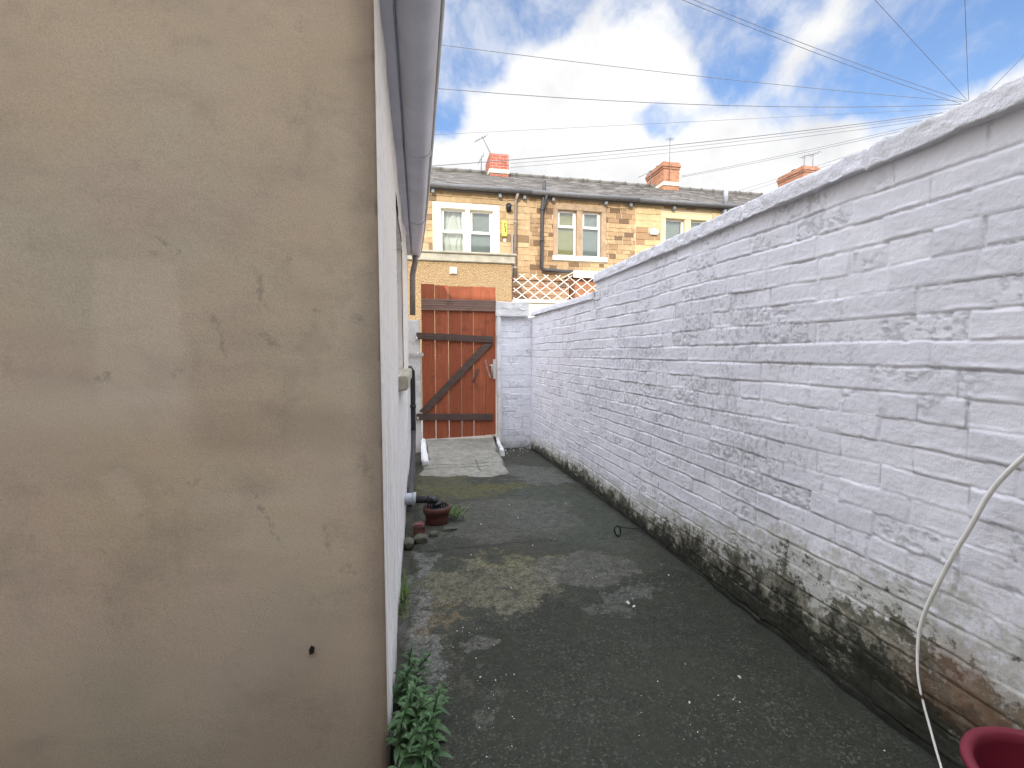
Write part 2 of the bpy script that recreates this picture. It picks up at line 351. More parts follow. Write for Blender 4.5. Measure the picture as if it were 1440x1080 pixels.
simple('pale_jamb', (.66, .54, .33), .9, .08, 8, bumpd=.006)
simple('grey_sill', (.52, .53, .50), .8, .08, 8, bumpd=.004)
simple('coping_stone', (.42, .39, .31), .9, .15, 7, bumpd=.008, dirt=(.22, .21, .17))
simple('dark_pipe', (.045, .045, .05), .5, .15)
simple('black_plastic', (.016, .017, .02), .4, .1)
simple('grey_plastic', (.36, .38, .42), .5, .08)
simple('grey_gutter', (.54, .56, .64), .42, .07, 5, dirt=(.42, .43, .47))
simple('gutter_edge', (.62, .61, .59), .5, .08, 10)
simple('bracket_grey', (.20, .21, .23), .6, .1)
simple('brown_pipe', (.25, .21, .18), .55, .15, 10)
simple('house_gutter', (.10, .10, .105), .55, .15)
simple('metal', (.45, .45, .45), .35, .1, metal=.8)
simple('pale_metal', (.62, .62, .60), .45, .1, metal=.3, dirt=(.35, .25, .18))
simple('terracotta', (.10, .034, .022), .75, .2, 25, dirt=(.04, .03, .024), bumpd=.004)
simple('red_brick_bit', (.13, .05, .045), .9, .15, 30, bumpd=.006, dirt=(.1, .06, .05))
simple('rubble_stone', (.085, .085, .062), .9, .25, 25, bumpd=.008, dirt=(.05, .055, .03))
simple('yellow_plastic', (.70, .60, .10), .5, .05)
simple('hose', (.80, .79, .74), .5, .05, 20)
simple('red_plastic', (.135, .006, .019), .55, .08, 8, spec=.5)
simple('wire', (.14, .14, .16), .6, .1)
simple('pole_wood', (.14, .10, .07), .9, .2)
simple('flake', (.52, .51, .48), .8, .1, 60)
simple('curtain', (.78, .76, .70), .9, .04)
simple('yellow_blind', (.62, .56, .27), .8, .05)
simple('grey_blind', (.42, .46, .46), .8, .05)
simple('room_dark', (.06, .06, .06), .9, .05)
simple('lane', (.26, .24, .21), .9, .2, 4, bumpd=.01)
simple('earth', (.10, .09, .065), .95, .2, 6)
simple('trellis', (.80, .79, .74), .7, .04)
simple('yard_paint', (.78, .74, .66), .8, .05, 5, bumpd=.006)
simple('back_wall', (.42, .35, .27), .9, .15, 4, bumpd=.01)
def leafm(name, a, b):
    k = newmat(name, rough=.5, spec=.4); p = k.pos()
    c = k.mix(k.mr(k.noise(p, 22, 3), .3, .7), a, b)
    c = k.mix(k.mr(k.attr('tint'), 0, 1, smooth=False), c, tuple(min(1, v * 1.5) for v in b)); col(k, c)
    tr = k.new('ShaderNodeBsdfTranslucent'); k.put(tr.inputs[0], tuple(v * 1.2 for v in b))
    mx = k.new('ShaderNodeMixShader'); mx.inputs[0].default_value = .25
    k.l.new(k.b.outputs[0], mx.inputs[1]); k.l.new(tr.outputs[0], mx.inputs[2]); k.l.new(mx.outputs[0], k.n['Material Output'].inputs[0])
    M[name] = k.mat
leafm('weed_leaf', (.034, .078, .03), (.062, .125, .045)); leafm('grass_leaf', (.075, .13, .03), (.13, .19, .05))
def glass():
    mt = bpy.data.materials.new('window_glass'); mt.use_nodes = True; k = NT(mt.node_tree); k.n.remove(k.n['Principled BSDF'])
    t = k.new('ShaderNodeBsdfTransparent'); t.inputs[0].default_value = (.86, .89, .88, 1)
    g = k.new('ShaderNodeBsdfGlossy'); g.inputs['Roughness'].default_value = .04
    lw = k.new('ShaderNodeFresnel'); lw.inputs[0].default_value = 1.5
    mx = k.new('ShaderNodeMixShader'); k.l.new(k.m('ADD', k.m('MULTIPLY', lw.outputs[0], .9), .02), mx.inputs[0]); k.l.new(t.outputs[0], mx.inputs[1]); k.l.new(g.outputs[0], mx.inputs[2])
    k.l.new(mx.outputs[0], k.n['Material Output'].inputs[0]); M['glass'] = mt
glass()

# ------------------------------------------------------------------ objects
def worldloc(o):
    v = Vector((0, 0, 0))
    while o is not None: v += o.location; o = o.parent
    return v
def tag(o, label=None, cat=None, group=None, kind=None):
    if label: o['label'] = label
    if cat: o['category'] = cat
    if group: o['group'] = group
    if kind: o['kind'] = kind
    return o
def empty(name, loc, label, cat, group=None):
    o = bpy.data.objects.new(name, None); COL.objects.link(o); o.location = loc; o.empty_display_size = .1
    return tag(o, label, cat, group)
def link(name, me, mat, parent=None, loc=None, smooth=False):
    o = bpy.data.objects.new(name, me); COL.objects.link(o)
    if parent is not None: o.parent = parent; off = worldloc(parent)
    elif loc is not None: o.location = loc; off = Vector(loc)
    else: off = Vector((0, 0, 0))
    if off.length > 0: me.transform(Matrix.Translation(-off))
    for m_ in (mat if isinstance(mat, (list, tuple)) else [mat]): me.materials.append(M[m_])
    if smooth: me.polygons.foreach_set('use_smooth', [True] * len(me.polygons))
    me.update()
    return o
def grid(name, P, mat, parent=None, loc=None, attrs=None, mask=None, smooth=True):
    n, m = P.shape[:2]; idx = np.arange(n * m).reshape(n, m)
    f = np.stack([idx[:-1, :-1], idx[1:, :-1], idx[1:, 1:], idx[:-1, 1:]], -1)
    f = f[mask] if mask is not None else f.reshape(-1, 4)
    me = bpy.data.meshes.new(name); me.from_pydata(P.reshape(-1, 3).tolist(), [], f.reshape(-1, 4).tolist())
    for a, v in (attrs or {}).items():
        at = me.attributes.new(a, 'FLOAT', 'POINT'); at.data.foreach_set('value', np.asarray(v, np.float32).ravel())
    return link(name, me, mat, parent, loc, smooth)
class MB:
    def __init__(s): s.v = []; s.f = []; s.t = []; s.sm = []
    def add(s, vs, fs, tint=0., smooth=False):
        o = len(s.v); s.v += [tuple(v) for v in vs]; s.f += [tuple(i + o for i in f) for f in fs]; s.t += [tint] * len(vs); s.sm += [smooth] * len(fs); return s
    def box(s, x0, x1, y0, y1, z0, z1, tint=0., mtx=None):
        vs = [Vector((x, y, z)) for x in (x0, x1) for y in (y0, y1) for z in (z0, z1)]
        if mtx is not None: vs = [mtx @ v for v in vs]
        return s.add(vs, [(0, 1, 3, 2), (4, 6, 7, 5), (0, 4, 5, 1), (2, 3, 7, 6), (0, 2, 6, 4), (1, 5, 7, 3)], tint)
    def bar(s, a, b, w, d, up=(0, 1, 0), tint=0.):      # box from a to b, width w across, depth d along up
        a = Vector(a); b = Vector(b); t = (b - a); L = t.length; t /= L; u = Vector(up); u = (u - t * u.dot(t)).normalized(); c = t.cross(u)
        mtx = Matrix((( t.x, u.x, c.x, a.x), (t.y, u.y, c.y, a.y), (t.z, u.z, c.z, a.z), (0, 0, 0, 1)))
        return s.box(0, L, -d / 2, d / 2, -w / 2, w / 2, tint, mtx)
    def tube(s, pts, r, seg=10, caps=True, radii=None):
        pts = [Vector(p) for p in pts]; n = len(pts); rings = []
        for i, p in enumerate(pts):
            t = (pts[min(i + 1, n - 1)] - pts[max(i - 1, 0)]).normalized()
            u = t.cross(Vector((0, 0, 1)) if abs(t.z) < .9 else Vector((0, 1, 0))).normalized(); w = t.cross(u)
            rr = radii[i] if radii else r
            rings.append([p + (u * math.cos(2 * math.pi * k / seg) + w * math.sin(2 * math.pi * k / seg)) * rr for k in range(seg)])
        vs = [v for rg in rings for v in rg]; fs = []
        for i in range(n - 1):
            for k in range(seg): fs.append((i * seg + k, i * seg + (k + 1) % seg, (i + 1) * seg + (k + 1) % seg, (i + 1) * seg + k))
        if caps: fs.append(tuple(range(seg))[::-1]); fs.append(tuple((n - 1) * seg + k for k in range(seg)))
        return s.add(vs, fs, smooth=True)
    def lathe(s, prof, cx, cy, seg=32, closed=False):
        vs = []; fs = []; n = len(prof)
        for (r, z) in prof:
            for k in range(seg): a = 2 * math.pi * k / seg; vs.append((cx + r * math.cos(a), cy + r * math.sin(a), z))
        for i in range(n - 1):
            for k in range(seg): fs.append((i * seg + k, i * seg + (k + 1) % seg, (i + 1) * seg + (k + 1) % seg, (i + 1) * seg + k))
        return s.add(vs, fs, smooth=True)
    def prism(s, poly, a, b):       # poly list of Vector offsets extruded from vector a to b
        n = len(poly); vs = [Vector(a) + Vector(p) for p in poly] + [Vector(b) + Vector(p) for p in poly]
        fs = [(i, (i + 1) % n, n + (i + 1) % n, n + i) for i in range(n)] + [tuple(range(n))[::-1], tuple(range(n, 2 * n))]
        return s.add(vs, fs)
    def build(s, name, mat, parent=None, loc=None, bevel=0., recalc=True, seg=2):
        me = bpy.data.meshes.new(name); me.from_pydata(s.v, [], s.f)
        at = me.attributes.new('tint', 'FLOAT', 'POINT'); at.data.foreach_set('value', s.t)
        me.polygons.foreach_set('use_smooth', s.sm)
        if bevel or recalc:
            bm = bmesh.new(); bm.from_mesh(me)
            if recalc: bmesh.ops.recalc_face_normals(bm, faces=bm.faces[:])
            if bevel: bmesh.ops.bevel(bm, geom=[e for e in bm.edges if len(e.link_faces) == 2 and e.calc_face_angle(0) > .6], offset=bevel, segments=seg, affect='EDGES', clamp_overlap=True)
            bm.to_mesh(me); bm.free()
        return link(name, me, mat, parent, loc)
def catenary(a, b, sag, n=24):
    a = Vector(a); b = Vector(b); return [a.lerp(b, i / n) - Vector((0, 0, sag * 4 * (i / n) * (1 - i / n))) for i in range(n + 1)]
def lumpy(o, amp, scale, seed=0, sub=0):
    me = o.data
    if sub:
        bm = bmesh.new(); bm.from_mesh(me); bmesh.ops.subdivide_edges(bm, edges=bm.edges[:], cuts=sub, use_grid_fill=True); bm.to_mesh(me); bm.free()
    co = np.zeros(len(me.vertices) * 3); me.vertices.foreach_get('co', co); co = co.reshape(-1, 3)
    q = co * scale
    d = np.stack([fbm(q[:, 1] + q[:, 2] * .7, q[:, 2] + q[:, 0] * .3, seed), fbm(q[:, 0] + 5 + q[:, 2] * .6, q[:, 2] + q[:, 1] * .4, seed + 3), fbm(q[:, 0] + q[:, 2] * .5, q[:, 1] + 9 + q[:, 2] * .3, seed + 5)], -1) - .5
    me.vertices.foreach_set('co', (co + d * 2 * amp).ravel()); me.update()
    return o
def ground_z(y): return -.0034 * np.square(np.maximum(y, 0))
rng = random.Random(7)

# ------------------------------------------------------------------ ground
g = MB(); g.add([(-250, -250, -.32), (250, -250, -.32), (250, 250, -.32), (-250, 250, -.32)], [(0, 1, 2, 3)])
tag(g.build('ground', 'earth'), kind='structure')
ys = np.concatenate([np.arange(-1.85, .6, .05), np.arange(.6, 3., .0125), np.arange(3., 6.36, .022)]); xs = np.arange(-.35, 1.64, .0135)
Y, X = np.meshgrid(ys, xs, indexing='ij')
Z = ground_z(Y) + (fbm(X * 1.7, Y * 1.7, 3) - .5) * .022 + (fbm(X * 14, Y * 14, 5, 5, .6) - .5) * .009
Z -= .16 * sst(-.075, -.1, X) * sst(1.44, 1.40, Y)
Z -= .055 * sst(1.49, 1.55, X + (fbm(X * 5, Y * 5, 8) - .5) * .06) * sst(3.4, 1.2, Y) + .02 * sst(1.5, 1.56, X)
edge = X + (fbm(X * 6, Y * 6, 11, 5, .6) - .5) * .14
Z -= .03 * sst(.0, -.08, edge) * sst(.9, 1.2, Y); Z += .02 * sst(-.02, -.1, X) * fbm(X * 22, Y * 22, 31, 4)
Z += .02 * sst(.25, .6, fbm(X * 7, Y * 7, 41)) * sst(.02, -.06, X) * sst(3.9, 4.2, Y)
lip = 2.80 + (fbm(X * 4, Y * 0 + 1, 77, 4, .65) - .5) * .06
Z -= .008 * sst(.012, .0, np.abs(Y - lip)) * sst(.95, .8, X) + .006 * sst(lip, lip - .05, Y) * 0
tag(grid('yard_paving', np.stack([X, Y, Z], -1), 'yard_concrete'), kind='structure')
l = MB(); l.add([(-40, 6.34, .012), (60, 6.34, .012), (60, 9.5, .03), (-40, 9.5, .03)], [(0, 1, 2, 3)])
tag(l.build('lane', 'lane'), kind='structure')
# ramp up to the gate
ys = np.arange(4.3, 6.52, .016); xs = np.arange(-.16, 1.36, .016); Y, X = np.meshgrid(ys, xs, indexing='ij')
zr = -.105 + np.interp(Y, [4.3, 4.6, 5.2, 6.15, 6.5], [-.03, .025, .065, .138, .135])
rgt = np.interp(Y, [4.3, 4.7, 5.5, 6.2, 6.6], [1.12, 1.0, 1.0, 1.07, 1.07]) + (fbm(X * 0 + 2, Y * 5, 5) - .5) * .12 * sst(6.0, 5.5, Y)
lft = np.interp(Y, [4.3, 4.8, 5.2, 6.6], [-.06, -.02, .03, .03]) + (fbm(X * 0 + 7, Y * 6, 9) - .5) * .12
fr = 4.42 + (fbm(X * 3.1, Y * 0, 15, 5, .6) - .5) * .3
inside = sst(0, .06, rgt - X) * sst(0, .06, X - lft) * sst(0, .10, Y - fr)
Z = np.where(inside > 0, 0, 0) + (zr + (fbm(X * 3, Y * 3, 21) - .5) * .018 + (fbm(X * 16, Y * 16, 23, 4, .6) - .5) * .008) * 1
Z = Z * inside + (1 - inside) * (ground_z(Y) - .06)
tag(grid('gate_ramp', np.stack([X, Y, Z], -1), 'ramp_concrete'), kind='structure')

# ------------------------------------------------------------------ painted brick walls
def brick_field(S, Zz, seed, course=.0855, L=.257, rough=1.):
    S2 = S + (fbm(S * 7, Zz * 7, seed + 1) - .5) * .016 + (fbm(S * 40, Zz * 40, seed + 41, 3) - .5) * .006
    Zw = Zz + .3 + (fbm(S * 1.3, Zz * 2, seed + 2, 2) - .5) * .016 + (fbm(S * 9, Zz * 8, seed + 3) - .5) * .008 + (fbm(S * 45, Zz * 45, seed + 42, 3) - .5) * .005
    kk = np.floor(Zw / course); fz = Zw / course - kk; head = (np.mod(kk, 6) == 3)
    Lk = np.where(head, L * .52, L); off = np.mod(kk, 2) * .5 * Lk + (_hash(kk, kk * 0 + 3, seed) - .5) * .06
    u = (S2 + off) / Lk; ii = np.floor(u); fu = u - ii
    dz = np.minimum(fz, 1 - fz) * course; du = np.minimum(fu, 1 - fu) * Lk
    hv = _hash(ii, kk, seed + 5)
    gv = .25 + .75 * sst(.36, .7, _hash(np.floor(u + .5), kk, seed + 6) * .5 + fbm(S * 9, Zz * 9, seed + 9) * .5)
    gh = .30 + .70 * sst(.34, .66, fbm(S * 2.6, Zz * 7, seed + 10))
    jw = .0034 + .0035 * fbm(S * 13, Zz * 13, seed + 12)
    groove = np.maximum(gh * sst(jw + .0032, jw * .3, dz), gv * sst(jw + .003, jw * .3, du))
    ragged = (fbm(S * 70, Zz * 70, seed + 13, 3, .6) - .5)
    D = (hv - .5) * .005 + (fz - .5) * (_hash(ii, kk, seed + 7) - .5) * .003 + (fu - .5) * (_hash(ii, kk, seed + 8) - .5) * .006
    D += (fbm(S * 3.2, Zz * 3.2, seed + 14, 3) - .5) * .007 + (fbm(S * 26, Zz * 26, seed + 15, 4, .55) - .5) * .0026 + ragged * .0022
    # runs of thick paint along some joints
    D += .0022 * sst(.012, .003, np.abs(fz - .10) * course) * sst(.45, .7, fbm(S * 14, Zz * 6, seed + 16)) * rough
    er = sst(.54, .66, fbm(S * 2.2 + ii * 3.1, Zz * 2.2 + kk * 1.7, seed + 17)); pit = er * sst(.5, .62, fbm(S * 48, Zz * 48, seed + 18, 4, .65))
    D -= groove * .0039 * (1 + 1.0 * ragged) + pit * .0022
    crack = sst(.0042, .001, np.abs((1 - fz) * course - .001) + ragged * .004) * sst(.54, .68, fbm(S * 2.6, Zz * 9, seed + 19, 3) + .16 * ragged)
    crack = np.maximum(crack, .8 * sst(.0042, .001, du + ragged * .004) * sst(.60, .72, fbm(S * 5, Zz * 5, seed + 20)))
    return D, crack, pit, hv
YS = 3.83
wall = empty('painted_brick_wall', (1.62, 2.7, -.1), 'long white-painted brick wall with rough coping, stepping down halfway, along the right of the yard', 'wall')
def wall_strip(s0, s1, ztop, name, dens):
    s = np.concatenate([np.arange(a, b, st) for a, b, st in dens] + [[s1]]); z = np.concatenate([np.arange(-.24, ztop, .0044), [ztop]])
    S, Zz = np.meshgrid(s, z, indexing='ij'); D, cr, pt, hv = brick_field(S, Zz, 101)
    h = Zz - ground_z(S)
    base = sst(.30, .0, h) ; D += -.018 * sst(.16, .02, h) * sst(2.6, 1.2, S) + base * (fbm(S * 6, Zz * 6, 55) - .5) * .022
    D += (fbm(S * .8, Zz * .8, 71, 2) - .5) * .03
    P = np.stack([1.55 - D, S, Zz], -1)
    return P, dict(crack=cr, pit=pt, tint=hv)
P, A = wall_strip(-1.7, YS, 1.870, 'a', [(-1.7, .5, .04), (.5, 2.6, .0056), (2.6, YS, .0085)])
grid('upper_brickwork', P, 'painted_brick', wall, attrs=A)
P, A = wall_strip(YS, 6.27, 1.70, 'b', [(YS, 6.26, .010)])
grid('lower_brickwork', P, 'painted_brick', wall, attrs=A)
b = MB(); b.box(1.63, 1.77, -1.7, YS, -.32, 1.868); b.box(1.63, 1.77, YS + .002, 6.4, -.32, 1.698); b.box(1.56, 1.63, YS - .012, YS, 1.69, 1.83)
b.build('wall_core', 'yard_paint', wall)
def coping(name, y0, y1, ztop0, ztop1, th, over, parent, endcap=True, step=.012, seed=5):
    s = np.arange(y0, y1 + step, step); s[-1] = y1
    prof = []      # (x, z rel to top)
    for t in np.linspace(0, 1, 5): prof.append((1.575 - t * (over + .025), -th))
    for t in np.linspace(.12, 1, 9): prof.append((1.55 - over + .004 * t, -th + t * (th - .022)))
    for t in np.linspace(.1, 1, 14): prof.append((1.55 - over + .006 + t * .13, -.022 + .022 * math.sin(t * math.pi / 2)))
    prof.append((1.79, -.005)); prof.append((1.79, -th))
    pr = np.array(prof); S = np.repeat(s[:, None], len(pr), 1); zt = ztop0 + (ztop1 - ztop0) * (s - y0) / (y1 - y0)
    X = np.repeat(pr[None, :, 0], len(s), 0); Z = zt[:, None] + pr[None, :, 1]; w = np.clip(np.linspace(0, len(pr) / 2, len(pr)), 0, 1)[None, :]
    arc = np.cumsum(np.r_[0, np.hypot(np.diff(pr[:, 0]), np.diff(pr[:, 1]))])[None, :] + 0 * S
    d = (fbm(S * 4, arc * 5, seed, 3, .5) - .5) * .010 + (fbm(S * 32, arc * 32, seed + 2, 4, .65) - .5) * .015
    X = X - d * .8; Z = Z + d * .8
    jd = np.abs(np.mod(S + .2, .62) - .31); d2 = sst(.008, .002, jd) * .006; X += d2; Z -= d2
    o = grid(name, np.stack([X, S, Z], -1), 'painted_coping', parent)
    c = MB(); pl = [(float(X[0, i]), 0, float(Z[0, i])) for i in range(len(pr))]; c.add([(p[0], y0, p[2]) for p in pl], [tuple(range(len(pl)))]); pl2 = [(float(X[-1, i]), y1, float(Z[-1, i])) for i in range(len(pr))]; c.add(pl2, [tuple(range(len(pl2)))[::-1]])
    c.build('coping_end', 'painted_coping', o)
coping('upper_coping', -1.7, YS + .03, 1.955, 1.922, .098, .020, wall)
coping('lower_coping', YS + .034, 6.16, 1.765, 1.795, .080, .018, wall, seed=15)

# pier between gate and wall
pier = empty('brick_pier', (1.3, 6.32, -.14), 'short white-painted brick pier with cracked cap between the gate and the long wall', 'pier')
sx = np.arange(1.075, 1.562, .007); z = np.arange(-.24, 1.70, .0065); S, Zz = np.meshgrid(sx, z, indexing='ij'); D, cr, pt, hv = brick_field(S, Zz, 303, L=.24)
D += sst(.2, 0, Zz + .14) * (fbm(S * 6, Zz * 6, 55) - .5) * .03
grid('brickwork', np.stack([S, 6.215 - D, Zz], -1), 'painted_brick', pier, attrs=dict(crack=cr * .8, pit=pt, tint=hv * .5))
b = MB(); b.box(1.077, 1.56, 6.235, 6.5, -.3, 1.69); b.build('pier_core', 'yard_paint', pier)
b = MB(); b.box(1.045, 1.508, 6.15, 6.54, 1.70, 1.905)
cap = b.build('cap_stone', 'white_post', pier, bevel=.012); lumpy(cap, .008, 9, 3, sub=7)
crk = MB(); pts = [(1.09, 1.775), (1.15, 1.80), (1.2, 1.782), (1.24, 1.765), (1.29, 1.79), (1.33, 1.81), (1.37, 1.785), (1.42, 1.765), (1.47, 1.77)]
crk.tube([(x, 6.147 + .002 * (i % 2), zz + .02) for i, (x, zz) in enumerate(pts)], .0016, 6); crk.build('cap_crack', 'dark_pipe', pier)

# posts and kerbs
p = MB(); p.box(-.142, .03, 6.2, 6.36, -.3, 1.64)
o = p.build('gate_post', 'white_post', loc=(-.056, 6.28, -.1), bevel=.014); lumpy(o, .008, 6, 2, sub=6)
tag(o, 'stout white concrete gate post on the hinge side beside the outbuilding corner', 'post')
p = MB(); p.bar((1.092, 6.17, -.2), (1.078, 6.17, 1.70), .055, .09)
o = p.build('gate_post', 'white_post', loc=(1.1, 6.17, -.1), bevel=.008); lumpy(o, .007, 8, 6, sub=6)
tag(o, 'slim white timber gate post on the latch side against the brick pier', 'post')
k1 = MB(); k1.add([(.015, 5.16, -.16), (.12, 5.16, -.16), (.1, 5.17, -.015), (.025, 5.17, -.005), (.02, 6.18, -.16), (.095, 6.18, -.16), (.075, 6.18, .06), (.025, 6.18, .07)], [(0, 1, 2, 3), (4, 7, 6, 5), (0, 4, 5, 1), (1, 5, 6, 2), (2, 6, 7, 3), (3, 7, 4, 0)])
o = k1.build('kerb_block', 'white_post', loc=(.06, 5.6, -.1), bevel=.014); lumpy(o, .02, 7, 4, sub=6); tag(o, 'white-painted sloping kerb on the left edge of the ramp by the hinge post', 'kerb')
k1 = MB(); k1.add([(1.0, 5.62, -.16), (1.07, 5.62, -.16), (1.055, 5.63, -.035), (1.01, 5.63, -.03), (1.03, 6.13, -.16), (1.075, 6.13, -.16), (1.06, 6.13, .05), (1.03, 6.13, .06)], [(0, 1, 2, 3), (4, 7, 6, 5), (0, 4, 5, 1), (1, 5, 6, 2), (2, 6, 7, 3), (3, 7, 4, 0)])
o = k1.build('kerb_block', 'white_post', loc=(1.04, 5.9, -.1), bevel=.01); lumpy(o, .014, 9, 14, sub=6); tag(o, 'smaller white kerb stub on the right edge of the ramp by the pier', 'kerb')

# ------------------------------------------------------------------ gate
gate = empty('plank_gate', (.55, 6.24, .05), 'closed red-brown ledged and braced plank gate at the end of the yard', 'gate')
xb = [.05, .224, .402, .577, .742, .905, 1.045]; tops = [2.118, 2.105, 2.10, 2.10, 2.104, 2.10]; bots = [.045, .045, .05, .055, .06, .07]
gaps = [.010, .009, .006, .008, .003]
mb = MB()
for i in range(6):
    l_ = xb[i] + (gaps[i - 1] / 2 if i else 0); r_ = xb[i + 1] - (gaps[i] / 2 if i < 5 else 0)
    sk = .004 * rng.uniform(-1, 1)
    mb.add([(l_, 6.2, bots[i]), (r_, 6.2, bots[i] + .004), (r_ + .0015, 6.2 + sk, tops[i]), (l_ - .0015, 6.2, tops[i] - .003 * (i > 1)), (l_, 6.222, bots[i]), (r_, 6.222, bots[i] + .004), (r_ + .0015, 6.222 + sk, tops[i]), (l_ - .0015, 6.222, tops[i] - .003 * (i > 1))],
           [(0, 1, 2, 3), (4, 7, 6, 5), (0, 4, 5, 1), (1, 5, 6, 2), (2, 6, 7, 3), (3, 7, 4, 0)])
mb.build('board_panel', 'gate_wood', gate, bevel=.003)
mb = MB()
for i in range(5): z0 = 1.772 + i * .0305; mb.box(.048, 1.048, 6.172 + .003 * (i % 2), 6.197, z0, z0 + .0285)
tag(mb.build('rail', 'old_rail', gate, bevel=.002), 'paler ribbed top rail')
mb = MB(); mb.bar((-.02, 6.182, 1.433), (1.005, 6.182, 1.388), .088, .03); mb.build('rail', 'gate_rail', gate, bevel=.004)
mb = MB(); mb.bar((-.035, 6.182, .352), (1.0, 6.182, .322), .088, .03); mb.build('rail', 'gate_rail', gate, bevel=.004)
mb = MB(); a = Vector((.045, 6.183, .405)); c = Vector((.955, 6.183, 1.345))
dd = (c - a).normalized(); nn = Vector((-dd.z, 0, dd.x)) * .046
q = [a - nn + dd * .02, c - nn + dd * .03, c + nn - dd * .06, a + nn - dd * .01]
mb.add([v + Vector((0, -.014, 0)) for v in q] + [v + Vector((0, .014, 0)) for v in q], [(0, 1, 2, 3), (4, 7, 6, 5), (0, 4, 5, 1), (1, 5, 6, 2), (2, 6, 7, 3), (3, 7, 4, 0)])
mb.build('diagonal_brace', 'gate_rail', gate, bevel=.003)
mb = MB(); mb.bar((.735, 6.188, .80), (.80, 6.188, .99), .03, .02); mb.build('shadow_piece', 'gate_rail', gate, bevel=.003)  # solid dark piece modelled in place of a small triangular shadow
mb = MB(); mb.box(.955, 1.045, 6.186, 6.198, 1.03, 1.05); mb.box(1.005, 1.045, 6.176, 6.198, .85, 1.12); mb.tube([(.99, 6.175, .90), (.99, 6.165, 1.05)], .008, 8); latch = mb.build('latch', 'pale_metal', gate, bevel=.003)
mb = MB()
for i in range(9):
    zc = 1.10 - i * .027; cx = .905 + .06 * (i / 8) ** 1.5
    mb.tube([(cx + .009 * math.cos(t), 6.18 + (.004 if i % 2 else -.004) * math.sin(t), zc + .015 * math.sin(t)) for t in np.linspace(0, 2 * math.pi, 9)], .003, 6, caps=False)
mb.build('chain', 'pale_metal', gate)
for zz, nm in ((1.185, 'hinge'),):
    mb = MB(); mb.box(-.12, .07, 6.172, 6.186, zz - .02, zz + .02); mb.tube([(-.005, 6.172, zz - .03), (-.005, 6.172, zz + .03)], .009, 8)
    for xx in (-.1, -.06, -.03, .02, .05): mb.lathe([(0, zz), (.006, zz)], xx, 6.17, 6)
    mb.build(nm, 'pale_metal', gate)
for zz in (1.40, .335):
    mb = MB(); mb.box(-.03, -.004, 6.16, 6.198, zz - .03, zz + .008); mb.tube([(-.017, 6.158, zz - .035), (-.017, 6.158, zz + .02)], .008, 8); mb.build('hinge', 'pale_metal', gate)

# ------------------------------------------------------------------ rendered outbuilding on the left
ob = empty('rendered_outbuilding', (-1.5, 3.5, -.05), 'beige and white rendered outbuilding with grey gutter filling the left of the yard', 'outbuilding')
CX, CYY = -.105, 1.4
def wallx(y): return CX - .0065 * (y - 1.4)
xs = np.concatenate([np.arange(-5.5, -1.3, .1), np.arange(-1.3, CX - .012, .014), [CX - .010, CX - .004]]); zs = np.concatenate([np.arange(-.3, 2.7, .014), [2.7]])
Xg, Zg = np.meshgrid(xs, zs, indexing='ij')
Dn = (fbm(Xg * 1.6, Zg * 1.8, 60, 2) - .5) * .010 + (fbm(Xg * 11, Zg * 12, 61, 3, .5) - .5) * .0016
fade = sst(CX, CX - .05, Xg); nick = sst(.62, .8, fbm(Xg * 0 + 1, Zg * 18, 66, 4, .6)) * sst(CX - .02, CX, Xg)
Yg = 1.4 - Dn * fade + .004 * sst(CX - .012, CX, Xg) + nick * .01
# gable top follows the lean-to roof
Zg = np.minimum(Zg, 2.45 + .36 * np.clip(-.05 - Xg, 0, 9) * 1.0)
Zt = Zg.copy(); top = 2.45 + .36 * np.clip(-.05 - Xg[:, -1], 0, 9); Zt[:, -1] = top
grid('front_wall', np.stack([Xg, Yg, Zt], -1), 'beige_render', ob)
WY0, WY1, WZ0, WZ1 = 2.72, 4.22, 1.07, 2.12
ysd = np.concatenate([[1.398, 1.408], np.linspace(1.42, WY0, 90), np.linspace(WY0, WY1, 60)[1:], np.linspace(WY1, 5.66, 70)[1:]]); zsd = np.concatenate([np.linspace(-.3, WZ0, 70), np.linspace(WZ0, WZ1, 50)[1:], np.linspace(WZ1, 2.46, 18)[1:]])
Ys, Zs = np.meshgrid(ysd, zsd, indexing='ij')
Dx = (fbm(Ys * 2.4, Zs * 1.6, 80) - .5) * .014 + (fbm(Ys * 12, Zs * 5, 81, 4, .55) - .5) * .007
Dx *= sst(1.4, 1.5, Ys) * (1 - .85 * np.exp(-((Ys - WY0) / .05) ** 2))
Dx += .02 * sst(4.3, 4.45, Ys + (fbm(Zs * 3, Ys * 0, 83) - .5) * .1) + .012 * sst(.25, .1, Zs) * fbm(Ys * 5, Zs * 5, 85) * sst(1.41, 1.55, Ys)
Xs = wallx(Ys) + Dx - .004 * sst(1.412, 1.404, Ys)
mk = ~((Ys[:-1, :-1] >= WY0 - 1e-6) & (Ys[1:, 1:] <= WY1 + 1e-6) & (Zs[:-1, :-1] >= WZ0 - 1e-6) & (Zs[1:, 1:] <= WZ1 + 1e-6))
grid('side_wall', np.stack([Xs, Ys, Zs], -1), 'white_render', ob, mask=mk)
b = MB(); b.box(-5.5, -.17, 5.5, 5.63, -.3, 2.44); b.build('back_wall', 'white_render', ob)
b = MB(); b.box(-5.6, -5.5, 1.45, 5.63, -.3, 4.0); b.build('far_wall', 'white_render', ob)
b = MB(); b.box(CX - .2, CX - .012, 1.415, 1.5, -.3, 2.4); b.build('corner_block', 'white_render', ob)
